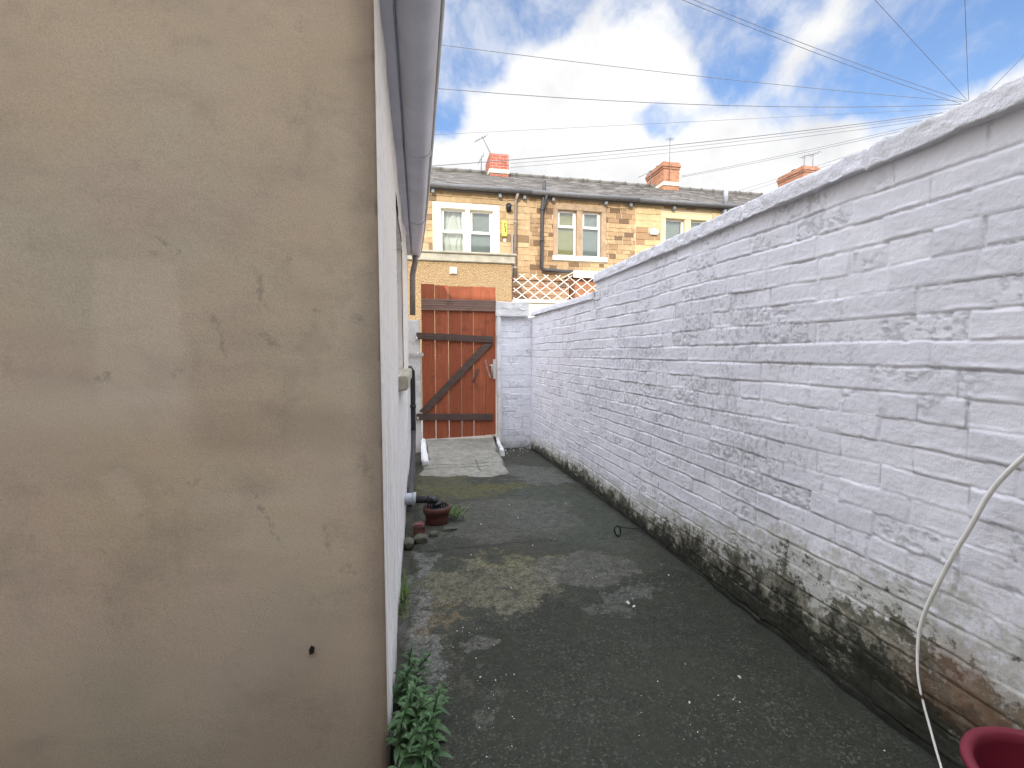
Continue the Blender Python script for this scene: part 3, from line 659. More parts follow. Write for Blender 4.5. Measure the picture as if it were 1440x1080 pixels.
# roof
b = MB(); v = [(.0, 1.33, 2.47), (-3.0, 1.33, 3.52), (-5.7, 1.33, 3.4), (-5.7, 5.72, 3.4), (-3.0, 5.72, 3.52), (.0, 5.72, 2.47)]
th = .06; vs = v + [(x, y, z + th) for x, y, z in v]
b.add(vs, [(0, 1, 4, 5), (1, 2, 3, 4), (6, 11, 10, 7), (7, 10, 9, 8), (0, 6, 7, 1), (1, 7, 8, 2), (5, 4, 10, 11), (4, 3, 9, 10), (0, 5, 11, 6), (2, 8, 9, 3)])
roof = b.build('roof', 'roof_slate', ob)
b = MB(); b.box(wallx(3.5) - .02, -.068, 1.36, 5.68, 2.375, 2.462); b.build('fascia_board', 'grey_gutter', ob, bevel=.004)
# gutter: deep half-round seen from below, tapering in with the skewed wall
gut = MB()
def gx(y): return np.interp(y, [1.2, 2.5, 3.7, 4.5, 5.7], [.092, .09, .082, .073, .044]), np.interp(y, [1.2, 3, 5.7], [-.066, -.066, -.066])
secs = [(1.18, 2.86, 0.), (2.83, 4.28, .004), (4.25, 5.72, .009)]
for (a_, b_, dr) in secs:
    rows = []
    for y in np.linspace(a_, b_, 12):
        xo, xi = gx(y); xo += .003 - dr * .6; cx = (xo + xi) / 2; hw = (xo - xi) / 2; row = []
        for t in np.linspace(0, math.pi, 19): row.append((cx - hw * math.cos(t), y, 2.425 - (.078 - dr) * math.sin(t) ** .75))
        for t in np.linspace(math.pi, 0, 19): row.append((cx - (hw - .004) * math.cos(t), y, 2.428 - (.074 - dr) * math.sin(t) ** .75))
        rows.append(row)
    n = len(rows[0]); vs = [q for r in rows for q in r]; fs = [(i * n + k, i * n + (k + 1) % n, (i + 1) * n + (k + 1) % n, (i + 1) * n + k) for i in range(len(rows) - 1) for k in range(n)]
    gut.add(vs, fs, smooth=True)
go = gut.build('gutter', 'grey_gutter', ob)
for yj in (2.845, 4.265):
    cl = MB(); rows = []
    for y in (yj - .03, yj + .03):
        xo, xi = gx(y); xo += .008; xi -= .004; cx = (xo + xi) / 2; hw = (xo - xi) / 2
        rows.append([(cx - hw * math.cos(t), y, 2.43 - .086 * math.sin(t) ** .75) for t in np.linspace(0, math.pi, 19)] + [(cx - (hw - .006) * math.cos(t), y, 2.432 - .079 * math.sin(t) ** .75) for t in np.linspace(math.pi, 0, 19)])
    n = len(rows[0]); cl.add(rows[0] + rows[1], [(k, (k + 1) % n, n + (k + 1) % n, n + k) for k in range(n)] + [tuple(range(n))[::-1], tuple(range(n, 2 * n))], smooth=False); cl.build('joint_clip', 'grey_gutter', go)
ec = MB(); xo, xi = gx(5.72); cx = (xo + xi) / 2; hw = (xo - xi) / 2 + .004; pl = [(cx - hw * math.cos(t), 0, 2.43 - .084 * math.sin(t) ** .75) for t in np.linspace(0, math.pi, 19)]
ec.prism([Vector(q) for q in pl], (0, 5.715, 0), (0, 5.735, 0)); ec.build('stop_end', 'brown_pipe', go)
rim = MB(); rim.tube([(float(gx(y)[0]) + .009, y, 2.418) for y in np.linspace(1.18, 5.72, 20)], .0085, 8); rim.build('gutter_lip', 'gutter_edge', go)
dp = MB(); dp.tube([(-.02, 5.62, 2.36), (-.02, 5.62, 2.28), (-.042, 5.64, 2.2), (-.055, 5.65, 2.12), (-.058, 5.65, 1.66)], .033, 14); dp.build('downpipe', 'brown_pipe', ob)
dp = MB(); dp.tube([(-.055, 5.69, 2.3), (-.055, 5.69, 1.6)], .0, 3) if False else None
dp = MB(); dp.tube([(-.14, 5.25, 1.04), (-.085, 5.25, 1.035), (-.066, 5.25, 1.0), (-.064, 5.25, .9), (-.064, 5.25, .42), (-.064, 5.22, .3)], .028, 12); dp.tube([(-.064, 5.25, .62), (-.064, 5.25, .58)], .033, 12)
dp.build('soil_pipe', 'black_plastic', ob)
dp = MB(); dp.tube([(-.064, 5.22, .32), (-.066, 5.05, .17), (-.07, 4.6, .06), (-.075, 4.0, .03), (-.08, 3.6, .02)], .026, 12); dp.build('drain_pipe', 'dark_pipe', ob)
wp = MB(); wp.tube([(-.16, 3.3, .158), (-.035, 3.3, .152)], .042, 18); wp.tube([(-.055, 3.3, .153), (-.03, 3.3, .152)], .046, 18); wp.build('pipe_socket', 'grey_plastic', ob)
wp = MB(); wp.tube([(-.06, 3.3, .148), (.055, 3.3, .142), (.085, 3.3, .14), (.108, 3.3, .132), (.118, 3.3, .11), (.12, 3.3, .07)], .027, 16); wp.tube([(.05, 3.3, .143), (.085, 3.3, .141)], .033, 16); wp.tube([(.114, 3.3, .115), (.12, 3.3, .09)], .033, 16); wp.build('waste_pipe', 'black_plastic', ob)
# window in the side wall
b = MB(); XR = -.235
b.box(XR, -.128, WY0 - .02, WY0 - .003, WZ0, WZ1); b.box(XR, -.135, WY1 + .003, WY1 + .02, WZ0, WZ1); b.box(XR, -.128, WY0 - .02, WY1 + .02, WZ1 + .002, WZ1 + .02); b.build('window_reveal', 'white_render', ob)
w = MB()
for y0, y1 in ((WY0, WY0 + .06), (WY1 - .06, WY1), (3.44, 3.5)): w.box(XR, XR + .05, y0, y1, WZ0, WZ1)
for z0, z1 in ((WZ0, WZ0 + .06), (WZ1 - .06, WZ1)): w.box(XR + .003, XR + .047, WY0 + .06, WY1 - .06, z0, z1)
win = w.build('window', 'white_upvc', ob, bevel=.004)
b = MB(); b.box(XR + .018, XR + .024, WY0 + .06, WY1 - .06, WZ0 + .06, WZ1 - .06); b.build('pane', 'glass', win)
b = MB(); b.box(XR - .35, XR - .34, WY0 - .1, WY1 + .1, WZ0 - .1, WZ1 + .1); b.build('room_backing', 'room_dark', win)  # dark panel added behind the pane, standing in for the unlit room
b = MB(); b.box(-.24, -.058, WY0 - .03, WY1 + .06, WZ0 - .085, WZ0 - .004); o = b.build('sill', 'coping_stone', win, bevel=.008); lumpy(o, .006, 14, 8, sub=5)
b = MB(); b.lathe([(0, 0), (.006, 0), (.007, .004)], 0, 0, 10)
b = MB(); b.add([(-.329, 1.395, .303), (-.318, 1.395, .306), (-.315, 1.395, .322), (-.325, 1.395, .329), (-.331, 1.395, .318), (-.329, 1.41, .303), (-.318, 1.41, .306), (-.315, 1.41, .322), (-.325, 1.41, .329), (-.331, 1.41, .318)], [(0, 1, 2, 3, 4), (0, 5, 6, 1), (1, 6, 7, 2), (2, 7, 8, 3), (3, 8, 9, 4), (4, 9, 5, 0)]); b.build('wall_plug', 'black_plastic', ob)

# ------------------------------------------------------------------ drain, stones, ring, tub, hose
dr = empty('drain_gully', (.118, 3.3, -.04), 'terracotta drain gully pot with black grid below the waste pipe', 'drain')
b = MB(); b.lathe([(.0, -.06), (.078, -.06), (.082, .0), (.088, .045), (.098, .05), (.101, .078), (.099, .09), (.088, .09), (.084, .06), (.076, .0)], .118, 3.3, 36); b.build('pot', 'terracotta', dr)
b = MB()
for i in range(9):
    xx = .118 - .072 + i * .018; h = math.sqrt(max(0, .084 ** 2 - (xx - .118) ** 2)); b.bar((xx, 3.3 - h, .088), (xx, 3.3 + h, .088), .006, .009, up=(0, 0, 1))
for i in range(4): yy = 3.3 - .05 + i * .033; h = math.sqrt(.084 ** 2 - (yy - 3.3) ** 2); b.bar((.118 - h, yy, .085), (.118 + h, yy, .085), .005, .006, up=(0, 0, 1))
b.tube([(.118 + .084 * math.cos(t), 3.3 + .084 * math.sin(t), .089) for t in np.linspace(0, 2 * math.pi, 33)], .005, 6, caps=False); b.build('grate', 'black_plastic', dr)
b = MB(); b.box(-.045, .03, 3.06, 3.13, -.05, .045); o = b.build('brick_fragment', 'red_brick_bit', loc=(-.01, 3.1, -.04), bevel=.01); lumpy(o, .012, 14, 4, sub=3); tag(o, 'broken dull red brick end lying beside the drain pot', 'brick')
def stone(x, y, z, r, seed, label):
    bm = bmesh.new(); bmesh.ops.create_icosphere(bm, subdivisions=3, radius=1); me = bpy.data.meshes.new('loose_stone'); bm.to_mesh(me); bm.free()
    co = np.zeros(len(me.vertices) * 3); me.vertices.foreach_get('co', co); co = co.reshape(-1, 3)
    s = .75 + .6 * fbm(co[:, 0] * 1.3 + seed, co[:, 1] * 1.3 + co[:, 2], seed) ; co = np.clip(co * s[:, None], -.8, .8) * np.array(r) + np.array((x, y, z)); me.vertices.foreach_set('co', co.ravel())
    o = link('loose_stone', me, 'rubble_stone', loc=(x, y, z - r[2] * .6)); tag(o, label, 'stone', 'loose stones by the drain')
stone(.0, 2.98, -.02, (.055, .05, .035), 3, 'flat mossy stone just in front of the red brick fragment')
stone(.085, 3.05, -.025, (.035, .03, .025), 5, 'small pale stone in front of the drain pot')
stone(-.075, 2.93, -.02, (.04, .06, .03), 8, 'dark stone wedged against the white wall foot near the brick fragment')
stone(.2, 3.14, -.03, (.06, .035, .018), 12, 'flat stone chip on the right of the drain pot below the weed')
b = MB(); b.tube([(1.3 + .022 * math.cos(t), 2.79 + .012 * math.sin(t), .008 + .03 * math.sin(t)) for t in np.linspace(0, 2 * math.pi, 21)], .006, 8, caps=False)
b.tube([(1.315, 2.795, .03), (1.36, 2.82, .015), (1.43, 2.85, -.01), (1.5, 2.86, -.02), (1.56, 2.87, -.01)], .003, 6)
o = b.build('tether_ring', 'black_plastic', loc=(1.3, 2.79, -.03)); tag(o, 'small black ring on a thin wire lying on the paving by the right wall', 'ring')
b = MB(); tx, ty = 1.305, .62
b.lathe([(0, .0), (.115, .0), (.125, .01), (.155, .285), (.168, .286), (.172, .294), (.170, .303), (.160, .306), (.150, .302), (.147, .28), (.118, .02), (0, .014)], tx, ty, 56)
for q in range(len(b.v)): pass
o = b.build('plastic_bucket', 'red_plastic', loc=(tx, ty, -.005)); tag(o, 'dark red plastic bucket standing in the near right corner by the wall', 'bucket')
hp = [Vector(q) for q in [(1.50, .02, 1.96), (1.47, .2, 1.70), (1.485, .5, 1.38), (1.495, .853, .936), (1.497, .96, .70), (1.5, 1.03, .50), (1.5, 1.062, .38), (1.495, 1.065, .30), (1.48, 1.045, .2), (1.46, .99, .09), (1.43, .93, .012), (1.36, .85, .005), (1.2, .74, .005)]]
pts = []
for i in range(len(hp) - 1):
    a, b_, c_, d_ = hp[max(i - 1, 0)], hp[i], hp[i + 1], hp[min(i + 2, len(hp) - 1)]
    for t in np.linspace(0, 1, 8, endpoint=False): pts.append(.5 * ((2 * b_) + (c_ - a) * t + (2 * a - 5 * b_ + 4 * c_ - d_) * t * t + (3 * b_ - a - 3 * c_ + d_) * t ** 3))
n = len(pts); b = MB(); b.tube(pts, .007, 10, radii=[.0062 - .0030 * min(1, max(0, (i / n - .42) / .25)) for i in range(n)])
o = b.build('hose', 'hose', loc=(1.5, .9, .0)); tag(o, 'thin whitish hose hanging down the white wall and curling towards the red bucket', 'hose')
# flakes of paint and grit
def flakes(name, spots, label):
    mb = MB()
    for (x, y, z, s) in spots:
        mtx = Matrix.Translation((x, y, z)) @ Euler((rng.uniform(-.5, .5), rng.uniform(-.5, .5), rng.uniform(0, 6))).to_matrix().to_4x4()
        k = rng.randint(4, 6); vs = [mtx @ Vector((s * rng.uniform(.5, 1) * math.cos(2 * math.pi * i / k), s * rng.uniform(.3, .9) * math.sin(2 * math.pi * i / k), 0)) for i in range(k)]; vs += [v + Vector((0, 0, s * .25)) for v in vs]
        mb.add(vs, [tuple(range(k))[::-1], tuple(range(k, 2 * k))] + [(i, (i + 1) % k, k + (i + 1) % k, k + i) for i in range(k)])
    o = mb.build(name, 'flake'); tag(o, label, 'debris', kind='stuff')
sp = []
def gz(x, y): return float(ground_z(np.array(y))) + (float(fbm(x * 1.7, y * 1.7, 3)) - .5) * .022 + .003
for i in range(90):
    y = .95 + 5 * rng.random() ** 1.6; x = rng.uniform(0., 1.45); s = rng.choice([.002, .0025, .003, .0035, .005])
    if y < 4.3: sp.append((x, y, gz(x, y), s * (1 + y * .12)))
for cx, cy, n in ((.28, 1.58, 9), (.15, 1.85, 14), (.26, 1.4, 12), (1.03, 2.05, 14), (.85, 1.25, 12), (.9, 2.35, 12), (1.05, 1.35, 8), (.0, 2.3, 12)):
    for i in range(n): x = rng.gauss(cx, .07); y = rng.gauss(cy, .06); sp.append((x, y, gz(x, y), rng.uniform(.0015, .004)))
sp += [(.86, 2.8, gz(.86, 2.8) + .006, .013), (1.0, 1.95, gz(1, 1.95), .012), (.985, 1.985, gz(1, 1.98), .014), (.7, 2.75, gz(.7, 2.75), .008), (1.16, 1.42, gz(1.16, 1.42), .01), (.43, 3.2, gz(.43, 3.2), .008), (.72, 3.6, gz(.72, 3.6), .01)]
for i in range(42): x = rng.uniform(1.08, 1.5); y = 6.15 - abs(rng.gauss(0, .28)); sp.append((x, y, gz(x, y) + .003, rng.uniform(.004, .018)))
flakes('paint_flakes', sp, 'scattered white paint flakes and pale grit on the paving')

# ------------------------------------------------------------------ weeds
def leaf(mb, base, d, n, L, W, droop, tint):
    base = Vector(base); d = Vector(d).normalized(); side = d.cross(Vector(n)).normalized(); up = side.cross(d).normalized(); rows = []
    for i, t in enumerate((0, .18, .4, .62, .82, 1)):
        wd = W * (.12, .62, 1, .82, .45, .02)[i]; c = base + d * L * t + up * (L * .12 * math.sin(t * 2.4)) - Vector((0, 0, droop * L * t * t))
        rows.append((c - side * wd / 2 + up * wd * .22, c, c + side * wd / 2 + up * wd * .22))
    mb.add([v for r in rows for v in r], [f for i in range(5) for f in ((i * 3, i * 3 + 1, i * 3 + 4, i * 3 + 3), (i * 3 + 1, i * 3 + 2, i * 3 + 5, i * 3 + 4))], tint, True)
def weed(name, stems, label, cat, mat='weed_leaf', L=.075, W=.02, seed=1, per=16):
    r = random.Random(seed); x0 = sum(s[0] for s in stems) / len(stems); y0 = sum(s[1] for s in stems) / len(stems); root = empty(name, (x0, y0, -.01), label, cat); mb = MB(); st = MB()
    for (x, y, h, lx, ly) in stems:
        pts = [Vector((x + lx * t * t, y + ly * t * t, -.02 + (h + .02) * t)) for t in np.linspace(0, 1, 7)]; st.tube(pts, .0025, 6)
        for i in range(per):
            t = .15 + .85 * (i + r.random() * .6) / per; p = Vector((x + lx * t * t, y + ly * t * t, -.02 + (h + .02) * t)); a = i * 2.4 + r.uniform(-.4, .4); el = .12 + .75 * max(0, t - .35) + r.uniform(-.15, .25)
            d = Vector((math.cos(a) * math.cos(el), math.sin(a) * math.cos(el), math.sin(el))); s = (1.1 - .55 * t ** 2) * r.uniform(.6, 1.3)
            leaf(mb, p, d, (0, 0, 1), L * s, W * s, r.uniform(.2, .6), max(0, t - .5) * r.uniform(.3, 1.))
    mb.build('leaves', mat, root, recalc=False); st.build('stem', mat, root); return root
rs = random.Random(12); stems = []
for _ in range(26):
    x = rs.uniform(-.085, .03); y = rs.uniform(1.2, 1.66)
    if y < 1.44: x = max(x, -.075)
    stems.append((x, y, rs.uniform(.08, .175) * (1.05 if y < 1.5 else .8), rs.uniform(.0, .05) + .01, rs.uniform(-.03, .04)))
weed('weed_clump', stems, 'tall leafy green weed clump growing at the foot of the near wall corner', 'weed', seed=4, per=15, L=.060, W=.0185)
r4 = random.Random(9)
weed('weed_clump', [(.25 + r4.uniform(-.06, .06), 3.36 + r4.uniform(-.08, .1), r4.uniform(.03, .075), r4.uniform(-.02, .05), r4.uniform(-.03, .02)) for _ in range(16)], 'low feathery weed growing on the right of the drain pot', 'weed', 'grass_leaf', L=.036, W=.011, seed=6, per=10)
def tuft(x, y, n, rx, ry, h, label, seed):
    r = random.Random(seed); root = empty('grass_tuft', (x, y, float(ground_z(np.array(y)))), label, 'grass tuft'); mb = MB(); z0 = float(ground_z(np.array(y))) - .015
    for _ in range(n):
        a = r.uniform(0, 6.28); p = (x + r.gauss(0, rx), y + r.gauss(0, ry), z0); leaf(mb, p, (math.cos(a) * .5, math.sin(a) * .5, 1), (math.cos(a), math.sin(a), .1), h * r.uniform(.5, 1.1), .006, r.uniform(.1, .5), r.random() * .7)
    mb.build('blades', 'grass_leaf', root, recalc=False)
tuft(-.085, 2.28, 130, .012, .09, .075, 'narrow grass tuft against the white wall foot just short of the drain stones', 3)
tuft(-.04, 4.75, 90, .04, .22, .05, 'mossy grass patch between the white wall foot and the ramp', 5)
tuft(-.09, 3.9, 50, .012, .2, .035, 'thin line of moss and grass behind the waste pipe at the wall foot', 8)

# ------------------------------------------------------------------ terrace across the lane
D0 = 11.2
def stone_wall(parent, x0, x1, z0, z1, y, openings, mat, seed, ch=(.10, .19), bw=(.16, .46), name='wall', lowmat=None):
    r = random.Random(seed); mb = MB(); xs_ = sorted({x0, x1, *[v for o in openings for v in o[:2] if x0 < v < x1]})
    for a, b_ in zip(xs_[:-1], xs_[1:]):
        cut = sorted([(o[2], o[3]) for o in openings if o[0] < (a + b_) / 2 < o[1]]); z = z0
        for c0, c1 in cut:
            if c0 > z: mb.box(a, b_, y, y + .25, z, c0, -1)
            z = c1
        if z < z1: mb.box(a, b_, y, y + .25, z, z1, -1)
    z = z0 + r.uniform(0, .1)
    while z < z1 - .03:
        h = min(r.uniform(*ch), z1 - z); x = x0 + r.uniform(-.1, 0)
        while x < x1:
            w_ = r.uniform(*bw) * (1.2 if h > .15 else .9); a = max(x, x0) + .006; b_ = min(x + w_, x1) - .006; x += w_
            segs = [(a, b_)]
            for o in openings:
                if o[2] < z + h and o[3] > z: segs = [q for s in segs for q in ((s[0], min(s[1], o[0] - .003)), (max(s[0], o[1] + .003), s[1])) if q[1] - q[0] > .03]
            for (s0, s1) in segs:
                pr = r.uniform(.006, .02); j = lambda: r.uniform(-.005, .005); t = r.random(); m_ = .007
                if s1 - s0 < .03: continue
                fv = [(s0 + m_ + j(), y - pr, z + m_ + j()), (s1 - m_ + j(), y - pr, z + m_ + j()), (s1 - m_ + j(), y - pr, z + h - m_ + j()), (s0 + m_ + j(), y - pr, z + h - m_ + j())]
                bv = [(s0, y + .002, z), (s1, y + .002, z), (s1, y + .002, z + h), (s0, y + .002, z + h)]
                mb.add(fv + bv, [(0, 1, 2, 3), (4, 5, 1, 0), (5, 6, 2, 1), (6, 7, 3, 2), (7, 4, 0, 3)], t)
        z += h
    return mb.build(name, mat, parent)
def window(parent, x0, x1, z0, z1, lights, sur, surmat, sillmat=None, y=D0, transom=.36, panes=('curtain', 'grey_blind'), sill_h=.12):
    # stone surround with two lights split by a mullion
    hd, jb = sur; f = MB(); yf = y + .09
    for (a, b_) in lights:
        fr = .045
        f.box(a, a + fr, yf, yf + .06, z0, z1); f.box(b_ - fr, b_, yf, yf + .06, z0, z1); f.box(a + fr, b_ - fr, yf + .002, yf + .058, z0, z0 + fr); f.box(a + fr, b_ - fr, yf + .002, yf + .058, z1 - fr, z1)
        if transom:
            zt = z1 - (z1 - z0) * transom; f.box(a + fr, b_ - fr, yf - .006, yf + .058, zt - .03, zt + .03)
            f.box(a + fr, a + fr + .03, yf - .008, yf + .05, zt + .03, z1 - fr); f.box(b_ - fr - .03, b_ - fr, yf - .008, yf + .05, zt + .03, z1 - fr)
    win = f.build('window', 'white_upvc', parent, bevel=.004)
    s = MB(); ax, bx = lights[0][0], lights[-1][1]
    s.box(x0, x1, y - .022, y + .12, z1, z1 + hd); s.box(x0, ax, y - .018, y + .14, z0, z1); s.box(bx, x1, y - .018, y + .14, z0, z1)
    for q in range(len(lights) - 1): s.box(lights[q][1], lights[q + 1][0], y - .012, y + .14, z0, z1)
    s.build('surround', surmat, win, bevel=.006)
    if sillmat: s = MB(); s.box(x0 - .03, x1 + .03, y - .06, y + .14, z0 - sill_h, z0 - .001); s.build('sill', sillmat, win, bevel=.006)
    for q, (a, b_) in enumerate(lights):
        g_ = MB(); g_.box(a + .04, b_ - .04, yf + .025, yf + .031, z0 + .04, z1 - .04); g_.build('pane', 'glass', win)
        kind = panes[q % len(panes)]; c = MB()
        if kind == 'curtain':
            us = np.linspace(a - .01, b_ + .01, 60); zz = np.linspace(z0, z1, 12); U, Zz = np.meshgrid(us, zz, indexing='ij'); wv = np.sin((U - a) * 52 + .8 * np.sin(Zz * 3)) * .022 + (vnoise(U * 9, Zz * 2, 4) - .5) * .05
            split = .5 * (a + b_); gap = .02 + .11 * np.clip(1 - np.abs(Zz - (z0 + .62 * (z1 - z0))) / .3, 0, 1); U2 = np.where(U < split, a + (U - a) * (1 - gap / (split - a)), b_ - (b_ - U) * (1 - gap / (b_ - split)))
            grid('curtain', np.stack([U2, yf + .13 + wv, Zz], -1), 'curtain', win)
        elif kind.endswith('blind'):
            for i in range(int((z1 - z0) / .028)): zz = z0 + .01 + i * .028; c.add([(a, yf + .075, zz), (b_, yf + .075, zz), (b_, yf + .092, zz + .025), (a, yf + .092, zz + .025)], [(0, 1, 2, 3)])
            c.build('blind', kind, win, recalc=False)
    c = MB(); c.box(x0, x1, y + .55, y + .56, z0 - .2, z1 + .2); c.build('room_backdrop', 'room_dark', win)
    return win
EZ, RY, RZ = 5.10, 14.7, 6.87
def house(x0, x1, mat, label, seed, openings, name='terraced_house', ends=(False, False), zlow=.0, jmp=0.):
    h = empty(name, ((x0 + x1) / 2, D0 + 1, 0), label, 'house', 'terrace across the lane'); r = random.Random(seed)
    stone_wall(h, x0, x1, -.3, EZ - .02, D0, openings, mat, seed, ch=(.085, .15) if mat == 'brown_stone' else (.10, .19), bw=(.16, .36) if mat == 'brown_stone' else (.2, .52))
    b = MB(); b.box(x0 + .004, x0 + .1, D0 + .26, 18.2, -.3, EZ - .1); b.box(x1 - .1, x1 - .004, D0 + .26, 18.2, -.3, EZ - .1); b.box(x0 + .1, x1 - .1, 18.0, 18.2, -.3, EZ - .1); b.build('rear_walls', 'back_wall', h)
    # slates laid in courses
    rf = MB(); e0 = Vector((0, D0 - .16, EZ + .03)); e1 = Vector((0, RY, RZ)); sl = (e1 - e0); n = 17; up = Vector((0, -sl.z, sl.y)).normalized()
    rf.add([(x0, e0.y, e0.z - .03), (x1, e0.y, e0.z - .03), (x1, RY, RZ - .03), (x0, RY, RZ - .03)], [(0, 1, 2, 3)], .1)
    rf.add([(x0, 2 * RY - e0.y, e0.z - .03), (x1, 2 * RY - e0.y, e0.z - .03), (x1, RY, RZ - .03), (x0, RY, RZ - .03)], [(3, 2, 1, 0)], .4)
    if ends[0]: rf.add([(x0 + .01, D0, EZ - .1), (x0 + .01, 18.2, EZ - .1), (x0 + .01, RY, RZ - .04)], [(0, 1, 2)], .5)
    if ends[1]: rf.add([(x1 - .01, D0, EZ - .1), (x1 - .01, 18.2, EZ - .1), (x1 - .01, RY, RZ - .04)], [(0, 1, 2)], .5)
    for i in range(n):
        a = e0 + sl * (i / n); c = e0 + sl * min(1., (i + 1.25) / n); x = x0 + (.14 if i % 2 else 0) - .28
        while x < x1:
            s0 = max(x, x0) + .003; s1 = min(x + .28, x1) - .003; x += .28
            if s1 - s0 < .03: continue
            l0 = .016 + r.uniform(0, .008); l1 = .004
            p0 = a + up * l0; p1 = c + up * l1; pb = a + up * (l0 - .012); dz = r.uniform(-.008, .008)
            rf.add([(s0, p0.y + dz, p0.z), (s1, p0.y + dz, p0.z), (s1, p1.y, p1.z), (s0, p1.y, p1.z), (s0, pb.y + dz, pb.z), (s1, pb.y + dz, pb.z)], [(0, 1, 2, 3), (4, 5, 1, 0)], r.random() if r.random() > .04 else 1.8)
    roof_ = rf.build('roof', 'roof_slate', h, recalc=False)
    rt = MB(); x = x0
    while x < x1 - .01:
        e = min(x + .45, x1); dz = r.uniform(-.008, .012)
        rt.tube([(x + .004, RY, RZ + .005 + dz), (e - .03, RY, RZ + .005 + dz)], .085, 12); rt.tube([(e - .03, RY, RZ + .01 + dz), (e - .002, RY, RZ + .01 + dz)], .1, 12); x = e
    rt.build('ridge_tiles', 'roof_slate', roof_)
    gt = MB(); gt.tube([(x0 + .002, D0 - .17, EZ + .015), (x1 - .002, D0 - .17, EZ + .015)], .058, 14); gt.box(x0 + .003, x1 - .003, D0 - .11, D0 - .02, EZ - .05, EZ + .01); gto = gt.build('gutter', 'house_gutter', h)
    return h, roof_
def bracket(h, x): b = MB(); b.box(x - .035, x + .035, D0 - .13, D0 + .02, EZ - .14, EZ - .045); b.build('gutter_bracket', 'bracket_grey', h, bevel=.005)
def pipe(h, pts, r=.042, mat='brown_pipe', collars=()):
    b = MB(); b.tube(pts, r, 12)
    for (x, z) in collars: b.tube([(x, D0 - .08, z - .03), (x, D0 - .08, z + .03)], r * 1.25, 12)
    return b.build('downpipe', mat, h)
def chimney(h, x, w, d, z1, mat, flare=True, yc=RY, pots=2):
    b = MB(); b.box(x - w / 2, x + w / 2, yc - d / 2, yc + d / 2, RZ - .5, z1 - (.22 if flare else .02))
    if flare: b.box(x - w / 2 - .02, x + w / 2 + .02, yc - d / 2 - .02, yc + d / 2 + .02, z1 - .22, z1 - .15); b.box(x - w / 2 - .042, x + w / 2 + .042, yc - d / 2 - .042, yc + d / 2 + .042, z1 - .149, z1 - .06); b.box(x - w / 2 - .01, x + w / 2 + .01, yc - d / 2, yc + d / 2, z1 - .059, z1 + .02)
    ch = b.build('chimney', mat, h, bevel=.012); lumpy(ch, .012, 8, int(x * 3), sub=3)
    b = MB(); b.box(x - w / 2 - .02, x + w / 2 + .02, yc - d / 2 - .04, yc + d / 2 + .04, RZ - .12, RZ - .01); b.build('lead_flashing', 'cream_paint', ch, bevel=.01)
    for q in range(pots):
        b = MB(); xx = x - w / 4 + q * w / 2; b.lathe([(0, z1 - .02), (.09, z1 - .02), (.085, z1 + .06), (.095, z1 + .065), (.09, z1 + .09), (.06, z1 + .09), (.06, z1)], xx, yc, 14)
        b.build('chimney_pot', 'terracotta' if flare else mat, ch)
    return ch
def aerial(ch, x, y, z0, z1, bdir, L, n, tilt=0.):
    b = MB(); b.tube([(x, y, z0), (x + tilt, y, z1)], .013, 6); d = Vector(bdir).normalized(); c = Vector((x + tilt, y, z1 - .04)); b.tube([c - d * L * .35, c + d * L * .65], .009, 6); s = d.cross(Vector((0, 0, 1))).normalized()
    for i in range(n): q = c + d * L * (-.35 + i / (n - 1)); w_ = .16 - .06 * i / n; b.tube([q - s * w_, q + s * w_], .005, 5)
    b.build('tv_aerial', 'wire', ch)
bx = [-2.97, -.1, 2.75, 5.59, 8.46, 11.32, 14.2]
# house at far left, mostly hidden
h, _ = house(bx[0], bx[1], 'honey_stone', 'terraced house with brown stone wall mostly hidden behind the grey gutter', 21, [(-2.2, -.75, 3.6, 4.8)], ends=(True, False))
window(h, -2.2, -.75, 3.6, 4.68, [(-2.05, -1.52), (-1.42, -.9)], (.12, .1), 'cream_paint'); bracket(h, -1.4)
# house A: cream window surround and pebbledashed extension
hA, roofA = house(bx[1], bx[2], 'honey_stone', 'terraced house with cream window surround above a pebbledashed extension, left of the drainpipes', 22, [(.38, 1.99, 3.4, 4.8)])
window(hA, .38, 1.99, 3.42, 4.66, [(.57, 1.16), (1.26, 1.83)], (.13, .1), 'cream_paint', 'cream_paint', transom=.42, panes=('curtain', 'grey_blind'), sill_h=.1)  # right-hand grey blind added in place of the pane's grey-blue reflection
for x in (.39, 1.99, 2.6): bracket(hA, x)
pipe(hA, [(2.42, D0 - .16, EZ - .03), (2.40, D0 - .12, EZ - .12), (2.38, D0 - .08, EZ - .2), (2.375, D0 - .08, 2.9)], .036, 'brown_pipe', [(2.375, 4.4), (2.375, 3.3)])
pipe(hA, [(2.3, D0 - .06, 4.1), (2.3, D0 - .06, 2.9)], .028, 'brown_pipe')
b = MB(); b.box(2.045, 2.175, D0 - .06, D0 - .012, 4.06, 4.43); al = b.build('alarm_box', 'yellow_plastic', hA, bevel=.012)
b = MB(); y_ = D0 - .0605
for pl in ([(2.10, 4.37), (2.135, 4.38), (2.125, 4.315), (2.105, 4.30)], [(2.09, 4.30), (2.125, 4.30), (2.15, 4.245), (2.125, 4.235)], [(2.115, 4.215), (2.15, 4.235), (2.14, 4.16), (2.12, 4.15)]): b.add([(x, y_, z) for x, z in pl] + [(x, y_ - .003, z) for x, z in pl], [(4, 5, 6, 7), (0, 1, 5, 4), (1, 2, 6, 5), (2, 3, 7, 6), (3, 0, 4, 7)])
b.build('alarm_emblem', 'black_plastic', al)
b = MB(); b.box(2.16, 2.27, D0 - .09, D0 - .012, 4.66, 4.73); b.tube([(2.2, D0 - .09, 4.72), (2.19, D0 - .19, 4.76)], .07, 14); b.build('security_light', 'black_plastic', hA, bevel=.004)
